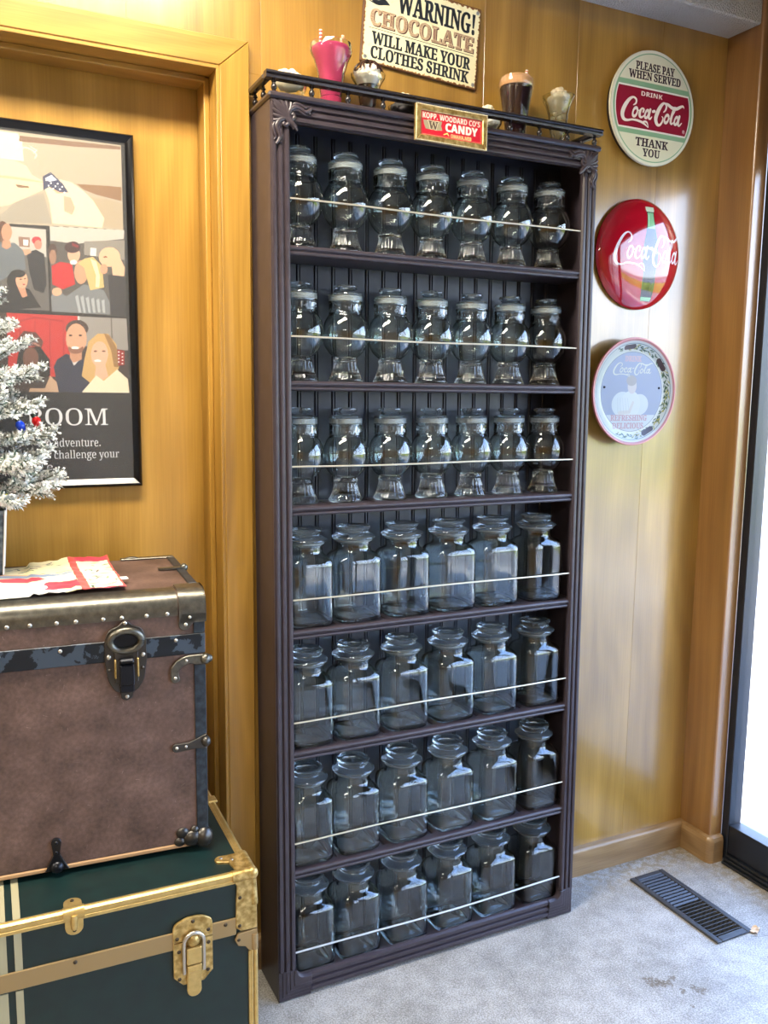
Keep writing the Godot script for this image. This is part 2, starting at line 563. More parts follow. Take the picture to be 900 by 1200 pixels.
func room() -> void:
	# floor
	var f := struct("floor")
	var s := S()
	# one slab, with the hole that the floor register covers
	for e in [[-3.25, 1.832, -0.2, 5.1], [1.935, 2.25, -0.2, 5.1], [1.832, 1.935, -0.2, 0.113], [1.832, 1.935, 0.435, 5.1]]:
		bx(s, Vector3((e[0] + e[1]) / 2, -0.06, (e[2] + e[3]) / 2), Vector3(e[1] - e[0], 0.12, e[3] - e[2]))
	var fm := textured(ImageTexture.create_from_image(floor_image(1200)), Vector3(1 / 2.4, 1 / 2.4, 1 / 2.4), 0.5, Vector3(0, 0, 0.2 / 2.4))
	fm.heightmap_enabled = true
	fm.heightmap_texture = grey_noise(0.22, 56)
	fm.heightmap_scale = 0.12
	obj("slab", s, fm, f)
	# panelled back wall with a door opening
	var wall := struct("wall_back")
	var top := 2.75
	var n := 0
	var x := 0.674 - 0.301 * 13
	while x < 2.13:
		var x1 := minf(x + 0.301, 2.131)
		var pieces := [[x, x1, 0.0, top]]
		if x < 0.571 and x1 > -0.36:
			pieces = [[x, x1, 2.2185, top]]
			if x < -0.36:
				pieces.append([x, -0.36, 0.0, 2.2185])
			if x1 > 0.571:
				pieces.append([0.572, x1, 0.0, 2.2185])
		for p in pieces:
			s = S()
			bx(s, Vector3((p[0] + p[1]) / 2, (p[2] + p[3]) / 2, -0.086), Vector3(p[1] - p[0], p[3] - p[2], 0.148), 0.0006)
			obj("panel", s, M["panel%d" % (n % 3)], wall)
		n += 1
		x += 0.301
	# beam of rough plaster along the top of the back wall
	var beam := struct("trim_1")
	s = S()
	bx(s, Vector3(-0.535, 2.6525, 0.049), Vector3(5.33, 0.195, 0.122), 0.004)
	obj("beam", s, M.plaster, beam)
	# door: casing, jamb, stop, slab
	var door := struct("door_1")
	s = S()
	bx(s, Vector3(0.1055, 1.105, -0.14), Vector3(0.93, 2.21, 0.04), 0.002)
	obj("slab", s, M.door, door)
	var tr := struct("trim_2")
	for side in [[0.571, 0.639], [-0.36, -0.428]]:
		s = S()
		prism(s, [Vector2(side[0], 0), Vector2(side[1], 0), Vector2(side[1], 2.279), Vector2(side[0], 2.2183)], -0.012, 0.008, I, 0.002)
		obj("casing", s, M.casing, tr)
	s = S()
	prism(s, [Vector2(0.5705, 2.2188), Vector2(0.6385, 2.2795), Vector2(-0.4275, 2.2795), Vector2(-0.3595, 2.2188)], -0.012, 0.008, I, 0.002)
	obj("head_casing", s, M.casing_head, tr)
	for side in [[0.571, -1], [-0.36, 1]]:
		s = S()
		bx(s, Vector3(side[0] + side[1] * 0.004, 1.107, -0.06), Vector3(0.008, 2.214, 0.132), 0.001)
		obj("jamb", s, M.casing, tr)
		s = S()
		bx(s, Vector3(side[0] + side[1] * 0.0145, 1.104, -0.085), Vector3(0.013, 2.208, 0.064), 0.002)
		obj("door_stop", s, M.casing, tr)
	s = S()
	bx(s, Vector3(0.1055, 2.2145, -0.06), Vector3(0.93, 0.008, 0.132), 0.001)
	obj("head_jamb", s, M.casing_head, tr)
	s = S()
	bx(s, Vector3(0.1055, 2.204, -0.085), Vector3(0.90, 0.013, 0.064), 0.002)
	obj("door_stop", s, M.casing_head, tr)
	# baseboards
	var bb := struct("baseboard_back")
	s = S()
	var pr := [Vector2(-0.012, 0), Vector2(0.012, 0), Vector2(0.012, 0.076)] + arc(Vector2(0.0, 0.076), 0.012, 0, 90, 6) + [Vector2(-0.012, 0.088)]
	prism(s, pr, 0.0, 2.131 - 0.641, along_x(0.641))
	obj("board", s, M.baseboard, bb)
	# the short wall that returns to the shop window, rounded corner board
	var wr := struct("wall_right")
	s = S()
	bx(s, Vector3(2.2, top / 2, -0.03), Vector3(0.138, top, 0.238), 0.001)
	obj("panel", s, M.return_wood, wr)
	s = S()
	var cr := [Vector2(2.1285, 0.09), Vector2(2.1285, 0.112)] + arc(Vector2(2.1355, 0.112), 0.007, 180, 90, 6) + [Vector2(2.178, 0.119), Vector2(2.178, 0.09)]
	prism(s, cr, 0.0, top, along_y(0.0))
	obj("corner_board", s, M.return_wood, wr)
	var br := struct("baseboard_right")
	s = S()
	var q := []
	for p in [[0.0, 0.0], [0.0, 0.07], [0.004, 0.083], [0.012, 0.088], [0.024, 0.088], [0.024, 0.0]]:
		q.append(Vector2(p[0], p[1]))
	# runs along z on the return wall and turns round its end
	var rows := []
	var path := [[Vector2(2.131, 0.0), Vector2(-1, 0)], [Vector2(2.131, 0.119), Vector2(-1, 0)], [Vector2(2.131, 0.119), Vector2(-0.7071, 0.7071)], [Vector2(2.131, 0.119), Vector2(0, 1)], [Vector2(2.172, 0.119), Vector2(0, 1)]]
	for k in path:
		var row := []
		for p in q:
			var o: Vector2 = k[0] + k[1] * (0.018 - p.x * 0.9)
			row.append(Vector3(o.x, p.y, o.y))
		rows.append(row)
	for i in rows.size() - 1:
		s.set_smooth_group(-1 if i == 0 or i == 3 else 2)
		for j in q.size() - 1:
			quad(s, rows[i][j], rows[i + 1][j], rows[i + 1][j + 1], rows[i][j + 1])
	face(s, [rows[4][0], rows[4][1], rows[4][2], rows[4][3], rows[4][4], rows[4][5]], Vector3(2.15, 0.04, 0.125))
	obj("board", s, M.baseboard, br)
	# the rest of the room, behind and beside the camera
	var wl := struct("wall_left")
	s = S()
	bx(s, Vector3(-3.28, 1.375, 2.47), Vector3(0.12, 2.75, 5.2))
	obj("panel", s, M.panel1, wl)
	var wf := struct("wall_front")
	s = S()
	bx(s, Vector3(-0.5, 1.375, 5.06), Vector3(5.5, 2.75, 0.12))
	obj("panel", s, M.panel2, wf)
	var ce := struct("ceiling")
	s = S()
	bx(s, Vector3(-0.5, 2.81, 2.45), Vector3(5.6, 0.12, 5.4))
	obj("slab", s, M.paint, ce)


func storefront() -> void:
	var x := 2.207
	var bars := [[0.119, 0.147], [1.12, 1.19], [2.25, 2.32], [3.4, 3.47], [4.55, 5.0]]
	for k in 4:
		var w := struct("window_%d" % (k + 1))
		var z0: float = bars[k][1]
		var z1: float = bars[k + 1][0]
		var s := S()
		bx(s, Vector3(x, 1.28, (bars[k][0] + z0) / 2), Vector3(0.056, 2.55, z0 - bars[k][0]), 0.002)
		obj("mullion", s, M.frame, w)
		s = S()
		bx(s, Vector3(x, 0.078, (z0 + z1) / 2), Vector3(0.05, 0.094, z1 - z0), 0.002)
		obj("bottom_rail", s, M.frame, w)
		s = S()
		for i in 3:
			bx(s, Vector3(x - 0.012 - 0.008 * (2 - i), 0.006 + 0.009 * i, (z0 + z1) / 2), Vector3(0.05, 0.009, z1 - z0 - 0.002), 0.002)
		obj("threshold", s, M.frame, w)
		s = S()
		bx(s, Vector3(x, 2.36, (z0 + z1) / 2), Vector3(0.05, 0.39, z1 - z0), 0.002)
		obj("transom_panel", s, M.frame, w)
		s = S()
		bx(s, Vector3(x, 1.145, (z0 + z1) / 2), Vector3(0.008, 2.05, z1 - z0))
		obj("pane", s, M.pane, w)
	var wr := struct("wall_right_upper")
	var s2 := S()
	bx(s2, Vector3(2.22, 2.655, 2.56), Vector3(0.09, 0.19, 4.88))
	obj("panel", s2, M.paint, wr)
	s2 = S()
	bx(s2, Vector3(2.21, 1.28, 4.8), Vector3(0.09, 2.56, 0.5))
	obj("pier", s2, M.paint, wr)
	var g := struct("ground_outside")
	s2 = S()
	bx(s2, Vector3(3.75, -0.1, 2.0), Vector3(2.99, 0.14, 60.0))
	obj("pavement", s2, plain(c8(150, 150, 148), 0.8), g)
	s2 = S()
	bx(s2, Vector3(45.0, -0.2, 2.0), Vector3(79.0, 0.2, 160.0))
	obj("street", s2, plain(c8(112, 114, 118), 0.8), g)
	hedge()


func hedge() -> void:
	# clipped hedge across the street, seen only mirrored in the jars
	var nz := noise(0.9, 15, 3)
	for k in 3:
		var t := thing("hedge", ["low sunlit hedge across the street, stretch beside the crossing", "low sunlit hedge across the street, middle stretch", "low sunlit hedge across the street, far stretch"][k], "hedge", Transform3D(I.basis, Vector3(11.0, -0.1, 5.0 + 6.5 * k)), "hedge across the street")
		var s := S()
		s.set_smooth_group(1)
		var rows := []
		for i in 41:
			var row := []
			for j in 13:
				var a := PI * j / 12.0
				var z := -3.0 + 6.0 * i / 40.0
				var r := 1.0 + 0.22 * nz.get_noise_3d(z * 2.0, cos(a) * 3.0 + k * 9.0, sin(a) * 3.0)
				if i == 0 or i == 40:
					r *= 0.05
				row.append(Vector3(-cos(a) * 0.6 * r, maxf(0.0, pow(sin(a), 0.6) * 1.25 * r), z))
			rows.append(row)
		for i in 40:
			for j in 12:
				quad(s, rows[i][j], rows[i + 1][j], rows[i + 1][j + 1], rows[i][j + 1])
		obj("foliage", s, textured(blotchy(c8(70, 88, 30), c8(150, 160, 70), 0.06, 16, 256, 1.6), Vector3(1, 1, 1), 0.8), t)


func ceiling_lamp(x: float, z: float, label: String) -> void:
	var t := thing("ceiling_light", label, "light", Transform3D(I.basis, Vector3(x, 2.75, z)), "ceiling light panels")
	var s := S()
	for k in [-1, 1]:
		bx(s, Vector3(0, -0.02, k * 0.16), Vector3(1.24, 0.04, 0.03), 0.003)
		bx(s, Vector3(k * 0.605, -0.02, 0), Vector3(0.03, 0.04, 0.29), 0.003)
	obj("frame", s, M.white, t)
	s = S()
	bx(s, Vector3(0, -0.012, 0), Vector3(1.18, 0.012, 0.29))
	var e := plain(c8(250, 246, 236), 0.6)
	e.emission_enabled = true
	e.emission = Color(1.0, 0.93, 0.8)
	e.emission_energy_multiplier = 3.0
	obj("lamp_diffuser", s, e, t)
	var l := AreaLight3D.new()
	l.name = "lamp_light"
	l.area_size = Vector2(1.16, 0.28)
	l.light_energy = 7.2
	l.light_color = Color(1.0, 0.95, 0.86)
	l.shadow_enabled = true
	l.area_range = 12.0
	l.rotation.x = -PI / 2
	l.position.y = -0.03
	t.add_child(l)


# ------------------------------------------------------------------ the bookcase
const CW := 0.898
const SHELF := [1.822, 1.521, 1.231, 0.935, 0.636, 0.332, 0.046]


func reeds(a: float, b: float, base: float, top: float, back: float, n: int) -> Array:
	# a strip of n rounded reeds from a to b, as a polygon (across, out)
	var out := [Vector2(a, back), Vector2(b, back), Vector2(b, base)]
	var w := (b - a) / n
	for i in range(n - 1, -1, -1):
		var x0 := a + w * i
		for k in range(5, -1, -1):
			var t := float(k) / 5.0
			out.append(Vector2(x0 + w * (0.06 + 0.88 * t), base + (top - base) * sqrt(maxf(0.0, 1.0 - pow(2.0 * t - 1.0, 4.0)))))
	out.append(Vector2(a, base))
	return out


func cabinet() -> void:
	var t := thing("bookcase", "tall dark plum bookcase of seven shelves with reeded frame and carved corners", "bookcase", cab)
	var s := S()
	for x in [0.008, CW - 0.008]:
		s = S()
		bx(s, Vector3(x, 1.064, 0.064), Vector3(0.016, 2.126, 0.128), 0.001)
		obj("side_panel", s, M.cabinet, t)
	# beadboard back, plank by plank
	var back := S()
	bx(back, Vector3(CW / 2, 1.07, 0.002), Vector3(CW - 0.034, 2.1, 0.004))
	var bk := obj("back_panel", back, M.cabinet_back, t)
	var w := (CW - 0.032) / 19.0
	s = S()
	prism(s, [Vector2(0.0002, 0.0041), Vector2(w - 0.0002, 0.0041), Vector2(w - 0.0002, 0.0065), Vector2(w - 0.0022, 0.0095), Vector2(0.0092, 0.0095), Vector2(0.0078, 0.0062), Vector2(0.0066, 0.0062), Vector2(0.0056, 0.0092), Vector2(0.0034, 0.0095), Vector2(0.0014, 0.0082), Vector2(0.0002, 0.0055)], 0.0, 2.05, along_y(0.05))
	var plank := done(s)
	for i in 19:
		obj("beadboard_plank", plank, M.cabinet_back, bk, Transform3D(I.basis, Vector3(0.016 + w * i, 0, 0)))
	s = S()
	bx(s, Vector3(CW / 2, 2.1325, 0.0745), Vector3(CW + 0.012, 0.013, 0.151), 0.004)
	obj("top_board", s, M.cabinet, t)
	# reeded frame
	for k in 2:
		s = S()
		var x0 := 0.0 if k == 0 else CW - 0.045
		prism(s, reeds(x0, x0 + 0.045, 0.1370, 0.1425, 0.1282, 3), 0.0, 2.126 - 0.079, along_y(0.079))
		obj("stile", s, M.cabinet, t)
	s = S()
	var r := reeds(2.081, 2.126, 0.1355, 0.1415, 0.1282, 3)
	for i in r.size():
		r[i] = Vector2(r[i].y, r[i].x)
	prism(s, r, 0.0, CW - 0.0906, along_x(0.0453))
	obj("top_rail", s, M.cabinet, t)
	s = S()
	r = reeds(0.006, 0.058, 0.1355, 0.1415, 0.1282, 3)
	for i in r.size():
		r[i] = Vector2(r[i].y, r[i].x)
	prism(s, r, 0.0, CW - 0.1706, along_x(0.0853))
	obj("bottom_rail", s, M.cabinet, t)
	s = S()
	bx(s, Vector3(CW / 2, 0.026, 0.067), Vector3(CW - 0.034, 0.036, 0.122), 0.001)
	obj("bottom_board", s, M.cabinet, t)
	for k in 2:
		s = S()
		var mir := Transform3D(Basis(Vector3(1 if k == 0 else -1, 0, 0), Vector3.UP, Vector3(0, 0, 1)), Vector3(0 if k == 0 else CW, 0, 0))
		for i in 5:
			var e := 0.0 + 0.0095 * i
			var q := [Vector2(e, e), Vector2(0.0845, e), Vector2(0.0845, 0.058 - 0.0008 * i)] + arc(Vector2(0.066, 0.0765), 0.0185 + 0.0005 * i, 270, 180, 5) + [Vector2(0.0465, 0.0788), Vector2(e, 0.0788)]
			prism(s, q, 0.1283, 0.1385 + 0.0019 * i, mir, 0.0012)
		obj("corner_block", s, M.cabinet, t)
	# shelves: a moulded lip and one deck board under each jar
	for i in 6:
		var y: float = SHELF[i]
		s = S()
		var lip := [Vector2(0.112, y - 0.022), Vector2(0.131, y - 0.022)] + arc(Vector2(0.131, y - 0.0175), 0.0045, -90, 80, 5) + [Vector2(0.1325, y - 0.0118)] + arc(Vector2(0.131, y - 0.006), 0.0058, -75, 90, 6) + [Vector2(0.112, y)]
		prism(s, lip, 0.0, CW - 0.034, along_x(0.017))
		var sh := obj("shelf", s, M.cabinet, t)
		var mids := row_mids(i)
		for j in mids.size() - 1:
			s = S()
			bx(s, Vector3((mids[j] + mids[j + 1]) / 2, y - 0.008, 0.061), Vector3(mids[j + 1] - mids[j] - 0.004, 0.016, 0.1015), 0.001)
			obj("deck_board", s, M.cabinet, sh)
		s = S()
		bx(s, Vector3(CW / 2, y - 0.0195, 0.061), Vector3(CW - 0.036, 0.003, 0.1015))
		obj("shelf_base", s, M.cabinet, sh)
	# guard rods
	var ry := [1.922, 1.620, 1.324, 1.010, 0.710, 0.404, 0.119]
	for i in 7:
		s = S()
		var pts := []
		for k in 13:
			var u := k / 12.0
			pts.append(Vector3(lerpf(0.018, CW - 0.018, u), ry[i] + (0.0 if i < 6 else -0.006 * (1.0 - pow(2 * u - 1, 2.0))) + 0.0012 * sin(u * 9.0 + i), 0.1345))
		tube(s, pts, 0.0021 if i < 6 else 0.0024, 8)
		obj("guard_rod", s, M.rod if i < 6 else M.pale_rod, t)
	# gallery on top
	s = S()
	var bar := [Vector2(0.126, 2.1665), Vector2(0.146, 2.1665), Vector2(0.1475, 2.171), Vector2(0.1445, 2.1735), Vector2(0.149, 2.177), Vector2(0.1475, 2.1815), Vector2(0.126, 2.1815)]
	prism(s, bar, 0.0, CW + 0.02, along_x(-0.010))
	obj("gallery_rail", s, M.rail, t)
	for k in 2:
		s = S()
		bx(s, Vector3(-0.001 if k == 0 else CW + 0.001, 2.174, 0.068), Vector3(0.019, 0.015, 0.114), 0.004)
		obj("gallery_rail", s, M.rail, t)
	s = S()
	var sp := [[0.0, 2.139], [0.0062, 2.139], [0.0062, 2.142], [0.0038, 2.1435], [0.0062, 2.147], [0.0068, 2.150], [0.0058, 2.154], [0.0034, 2.158], [0.0030, 2.160], [0.0056, 2.1615], [0.0056, 2.1632], [0.0036, 2.1645], [0.0036, 2.168], [0.0, 2.168]]
	lathe(s, sp, 12)
	var spindle := done(s)
	for i in 11:
		obj("spindle", spindle, M.rail, t, Transform3D(I.basis, Vector3(0.010 + (CW - 0.020) * i / 10.0, 0, 0.1365)))
	for z in [0.02, 0.078]:
		for x in [0.006, CW - 0.006]:
			obj("spindle", spindle, M.rail, t, Transform3D(I.basis, Vector3(x, 0, z)))
	for k in 2:
		var mir := Transform3D(Basis(Vector3(1 if k == 0 else -1, 0, 0), Vector3.UP, Vector3(0, 0, 1)), Vector3(0.001 if k == 0 else CW - 0.001, 2.125, 0.1425))
		obj("carved_ornament", ornament(mir), M.cabinet, t)


func ornament(mir: Transform3D) -> SurfaceTool:
	# acanthus scrolls that fill the corner; x runs inward, y down
	var s := S()
	var flip := mir.basis.x.x < 0
	var put := func(pts: Array, rad: Array, sq: float, arm: int, z: float) -> void:
		var a := []
		var rr := []
		var sp := smooth(pts, 5)
		var sr := smooth(rad, 5)
		for i in sp.size():
			var p: Vector2 = sp[i] if arm == 0 else Vector2(sp[i].y, sp[i].x)
			a.append(mir * Vector3(p.x, -p.y, z))
			rr.append(maxf(sr[i] * 1.25, 0.0010))
		tube(s, a, rr, 8, sq)
	for arm in 2:
		put.call([Vector2(0.047, 0.030), Vector2(0.051, 0.027), Vector2(0.053, 0.033), Vector2(0.046, 0.039), Vector2(0.039, 0.031), Vector2(0.043, 0.019), Vector2(0.055, 0.012), Vector2(0.067, 0.014), Vector2(0.078, 0.019), Vector2(0.088, 0.015), Vector2(0.094, 0.010)], [0.0025, 0.003, 0.0032, 0.0036, 0.004, 0.0044, 0.0046, 0.004, 0.0036, 0.003, 0.0022], 0.9, arm, 0.002)
		put.call([Vector2(0.044, 0.012), Vector2(0.056, 0.0045), Vector2(0.069, 0.006), Vector2(0.079, 0.010), Vector2(0.086, 0.006)], [0.002, 0.003, 0.003, 0.0026, 0.001], 0.9, arm, 0.0012)
		put.call([Vector2(0.050, 0.020), Vector2(0.060, 0.017), Vector2(0.072, 0.0225), Vector2(0.080, 0.026)], [0.002, 0.003, 0.0028, 0.001], 0.9, arm, 0.0012)
		put.call([Vector2(0.082, 0.016), Vector2(0.088, 0.021), Vector2(0.092, 0.018)], [0.002, 0.0026, 0.001], 0.9, arm, 0.001)
		for k in 4:
			var e := [Vector2(0.0035, 0.046), Vector2(0.0025, 0.034), Vector2(0.003, 0.022), Vector2(0.006, 0.010)]
			var tip: Vector2 = e[k]
			put.call([Vector2(0.037, 0.037), Vector2(0.020, 0.026 + 0.006 * (3 - k)).lerp(tip, 0.25), tip], [0.003, 0.0042, 0.0026], 0.9, 1 - arm, 0.002)
		put.call([Vector2(0.040, 0.040), Vector2(0.050, 0.049), Vector2(0.059, 0.051)], [0.003, 0.004, 0.0018], 0.9, arm, 0.0015)
	var plate := [Vector2(0.002, -0.002), Vector2(0.074, -0.004), Vector2(0.070, -0.018), Vector2(0.054, -0.022), Vector2(0.052, -0.040), Vector2(0.056, -0.056), Vector2(0.040, -0.052), Vector2(0.022, -0.054), Vector2(0.018, -0.070), Vector2(0.004, -0.074)]
	prism(s, plate, -0.001, 0.0022, mir)
	put.call([Vector2(0.036, 0.036), Vector2(0.048, 0.048), Vector2(0.060, 0.061)], [0.0036, 0.005, 0.002], 0.9, 0, 0.002)
	put.call([Vector2(0.037, 0.037), Vector2(0.018, 0.018), Vector2(0.004, 0.004)], [0.003, 0.0046, 0.0028], 0.9, 0, 0.002)
	return s


func row_x(i: int) -> Array:
	if i < 3:
		return [[0.093, 0.2095, 0.3275, 0.4435, 0.561, 0.681, 0.800], [0.093, 0.2095, 0.330, 0.447, 0.5645, 0.682, 0.799], [0.093, 0.210, 0.332, 0.452, 0.570, 0.688, 0.804]][i]
	return [[0.101, 0.230, 0.367, 0.505, 0.641, 0.785], [0.102, 0.230, 0.368, 0.508, 0.646, 0.790], [0.101, 0.230, 0.371, 0.512, 0.655, 0.797], [0.103, 0.232, 0.374, 0.516, 0.658, 0.800]][i - 3]


func row_mids(i: int) -> Array:
	var x := row_x(i)
	var out := [0.017]
	for k in x.size() - 1:
		out.append((x[k] + x[k + 1]) / 2.0)
	out.append(CW - 0.017)
	return out


# ------------------------------------------------------------------ glass jars
func jars() -> void:
	# globe jar on a ribbed foot
	var s := S()
	var pr := [[0.0, 0.004], [0.030, 0.004], [0.033, 0.0006], [0.0405, 0.0006], [0.0422, 0.003], [0.0415, 0.0075, 2, 0.0008], [0.0385, 0.012, 2, 0.003], [0.0335, 0.024, 2, 0.003], [0.0290, 0.040, 2, 0.003], [0.0275, 0.047, 2, 0.0008], [0.0290, 0.0490], [0.0300, 0.0515], [0.0288, 0.0545], [0.0262, 0.0575]]
	for k in 19:
		var a := deg_to_rad(lerpf(-61, 45, k / 18.0))
		pr.append([0.0568 * cos(a), 0.1145 + 0.0640 * sin(a)])
	pr += [[0.0402, 0.1612], [0.0415, 0.1632], [0.0402, 0.1660], [0.0404, 0.1680, 2, 0.0012], [0.0408, 0.1715, 2, 0.003], [0.0408, 0.1830, 2, 0.003], [0.0408, 0.1865, 2, 0.0008], [0.0416, 0.1880], [0.0416, 0.1905], [0.0356, 0.1905], [0.0352, 0.186], [0.0350, 0.166], [0.0362, 0.1605]]
	for k in 19:
		var a := deg_to_rad(lerpf(44, -88, k / 18.0))
		pr.append([0.0540 * cos(a), 0.1145 + 0.0612 * sin(a)])
	pr.append([0.0, 0.0533])
	lathe(s, pr, 80, I, 20)
	var globe := done(s)
	s = S()
	lathe(s, [[0.0352, 0.1910], [0.0402, 0.1910], [0.0406, 0.1930], [0.0406, 0.2005], [0.0402, 0.2025], [0.0352, 0.2025], [0.0352, 0.1910]], 40)
	var globe_seal := done(s)
	s = S()
	lathe(s, [[0.0, 0.190], [0.030, 0.190], [0.031, 0.2030], [0.0405, 0.2030], [0.0416, 0.2055], [0.0400, 0.2085], [0.0320, 0.2108], [0.0215, 0.2125], [0.0205, 0.2150], [0.0235, 0.2180], [0.0282, 0.2205], [0.0294, 0.2240], [0.0282, 0.2280], [0.0235, 0.2292], [0.0150, 0.2278], [0.0, 0.2270]], 40)
	var globe_lid := done(s)
	# square jar with a broad flat-topped lid
	s = S()
	var n := 5.5
	pr = [[0.0, 0.004, n], [0.046, 0.004, n], [0.050, 0.0006, n], [0.053, 0.0006, n], [0.0570, 0.004, n], [0.0588, 0.010, n], [0.0590, 0.02, n], [0.0590, 0.080, n], [0.0590, 0.138, n], [0.0582, 0.146, n], [0.0560, 0.152, 5.0], [0.0510, 0.1585, 3.6], [0.0462, 0.1625, 2.5], [0.0440, 0.166, 2.1], [0.0432, 0.170], [0.0432, 0.181], [0.0465, 0.183], [0.0468, 0.1862], [0.0395, 0.1862], [0.0392, 0.180], [0.0392, 0.169], [0.0405, 0.1635, 2.1], [0.0440, 0.159, 2.7], [0.0490, 0.1545, 3.8], [0.0525, 0.149, 5.0], [0.0545, 0.143, n], [0.0550, 0.136, n], [0.0550, 0.080, n], [0.0550, 0.022, n], [0.0530, 0.013, n], [0.0470, 0.0095, n], [0.0, 0.0085, n]]
	lathe(s, pr, 64)
	var box := done(s)
	s = S()
	lathe(s, [[0.0396, 0.1868], [0.0470, 0.1868], [0.0478, 0.189], [0.0470, 0.1916], [0.0396, 0.1916], [0.0396, 0.1868]], 40)
	var box_seal := done(s)
	s = S()
	lathe(s, [[0.0, 0.181], [0.034, 0.181], [0.035, 0.1921], [0.0530, 0.1921], [0.0548, 0.1945], [0.0542, 0.1972], [0.0500, 0.2002], [0.0430, 0.2035], [0.0372, 0.2075], [0.0368, 0.2095], [0.0395, 0.2130, 2, 0.0006], [0.0428, 0.2160, 2, 0.0016], [0.0436, 0.2190, 2, 0.0020], [0.0415, 0.2216, 2, 0.0016], [0.0340, 0.2230, 2, 0.0012], [0.0300, 0.2208], [0.0220, 0.2228, 2, 0.0020], [0.0140, 0.2206], [0.0, 0.2222]], 48, I, 16)
	var box_lid := done(s)
	var shelf := ["topmost shelf", "second shelf down", "third shelf down", "fourth shelf down", "fifth shelf down", "sixth shelf down", "bottom shelf"]
	var nth := ["first", "second", "third", "fourth", "fifth", "sixth", "seventh"]
	var rng := RandomNumberGenerator.new()
	rng.seed = 7
	for i in 7:
		var xs := row_x(i)
		for j in xs.size():
			var y: float = SHELF[i] + (0.0005 if i < 6 else 0.0)
			var at := Vector3(xs[j], y - 0.0002, 0.068 if i < 3 else (0.0692 if i < 6 else 0.0688))
			var turn := rng.randf_range(-0.3, 0.3) if i < 3 else rng.randf_range(-0.02, 0.02)
			var xf := cab * Transform3D(Basis(Vector3.UP, turn), at)
			var t: Node3D
			if i >= 3:
				xf = xf.scaled_local(Vector3(1, 1.06, 1))
			if i < 3:
				t = thing("globe_jar", "clear glass globe jar on ribbed foot, %s, %s from the door" % [shelf[i], nth[j]], "jar", xf, "globe jars in the bookcase")
				obj("body", globe, M.glass, t)
				obj("seal_ring", globe_seal, M.seal, t)
				obj("lid", globe_lid, M.lid_glass, t)
			else:
				t = thing("square_jar", "clear square glass jar with broad lid, %s, %s from the door" % [shelf[i], nth[j]], "jar", xf, "square jars in the bookcase")
				obj("body", box, M.glass, t)
				obj("seal_ring", box_seal, M.seal, t)
				obj("lid", box_lid, M.lid_glass, t, Transform3D(Basis(Vector3.UP, rng.randf() * TAU), Vector3.ZERO))


# ------------------------------------------------------------------ trunks
func rivet(parent: Node, at: Vector3, r: float, m: Material) -> void:
	if not M.has("rivet_mesh"):
		var s := S()
		lathe(s, [[1.0, 0.0], [0.92, 0.35], [0.6, 0.62], [0.0, 0.72]], 10, Transform3D(Basis(Vector3.RIGHT, PI / 2), Vector3.ZERO))
		M.rivet_mesh = done(s)
	obj("rivet", M.rivet_mesh, m, parent, Transform3D(Basis.from_scale(Vector3(r, r, r)), at))


func rounded_rect(x0: float, y0: float, x1: float, y1: float, r: float) -> Array:
	return arc(Vector2(x1 - r, y0 + r), r, -90, 0, 4) + arc(Vector2(x1 - r, y1 - r), r, 0, 90, 4) + arc(Vector2(x0 + r, y1 - r), r, 90, 180, 4) + arc(Vector2(x0 + r, y0 + r), r, 180, 270, 4)


func roll(zf: float, top: float, r: float, off: float, down: float, backward: float, thick: float) -> Array:
	# metal sheet bent over a rounded upper front edge, as a polygon (z, y)
	var outer := [Vector2(zf + off, top - down)] + arc(Vector2(zf - r, top - r), r + off, 0, 90, 10) + [Vector2(zf - backward, top + off)]
	var inner := [Vector2(zf + off - thick, top - down)] + arc(Vector2(zf - r, top - r), r + off - thick, 0, 90, 10) + [Vector2(zf - backward, top + off - thick)]
	inner.reverse()
	return outer + inner


func trunks() -> void:
	green_trunk()
	brown_trunk()


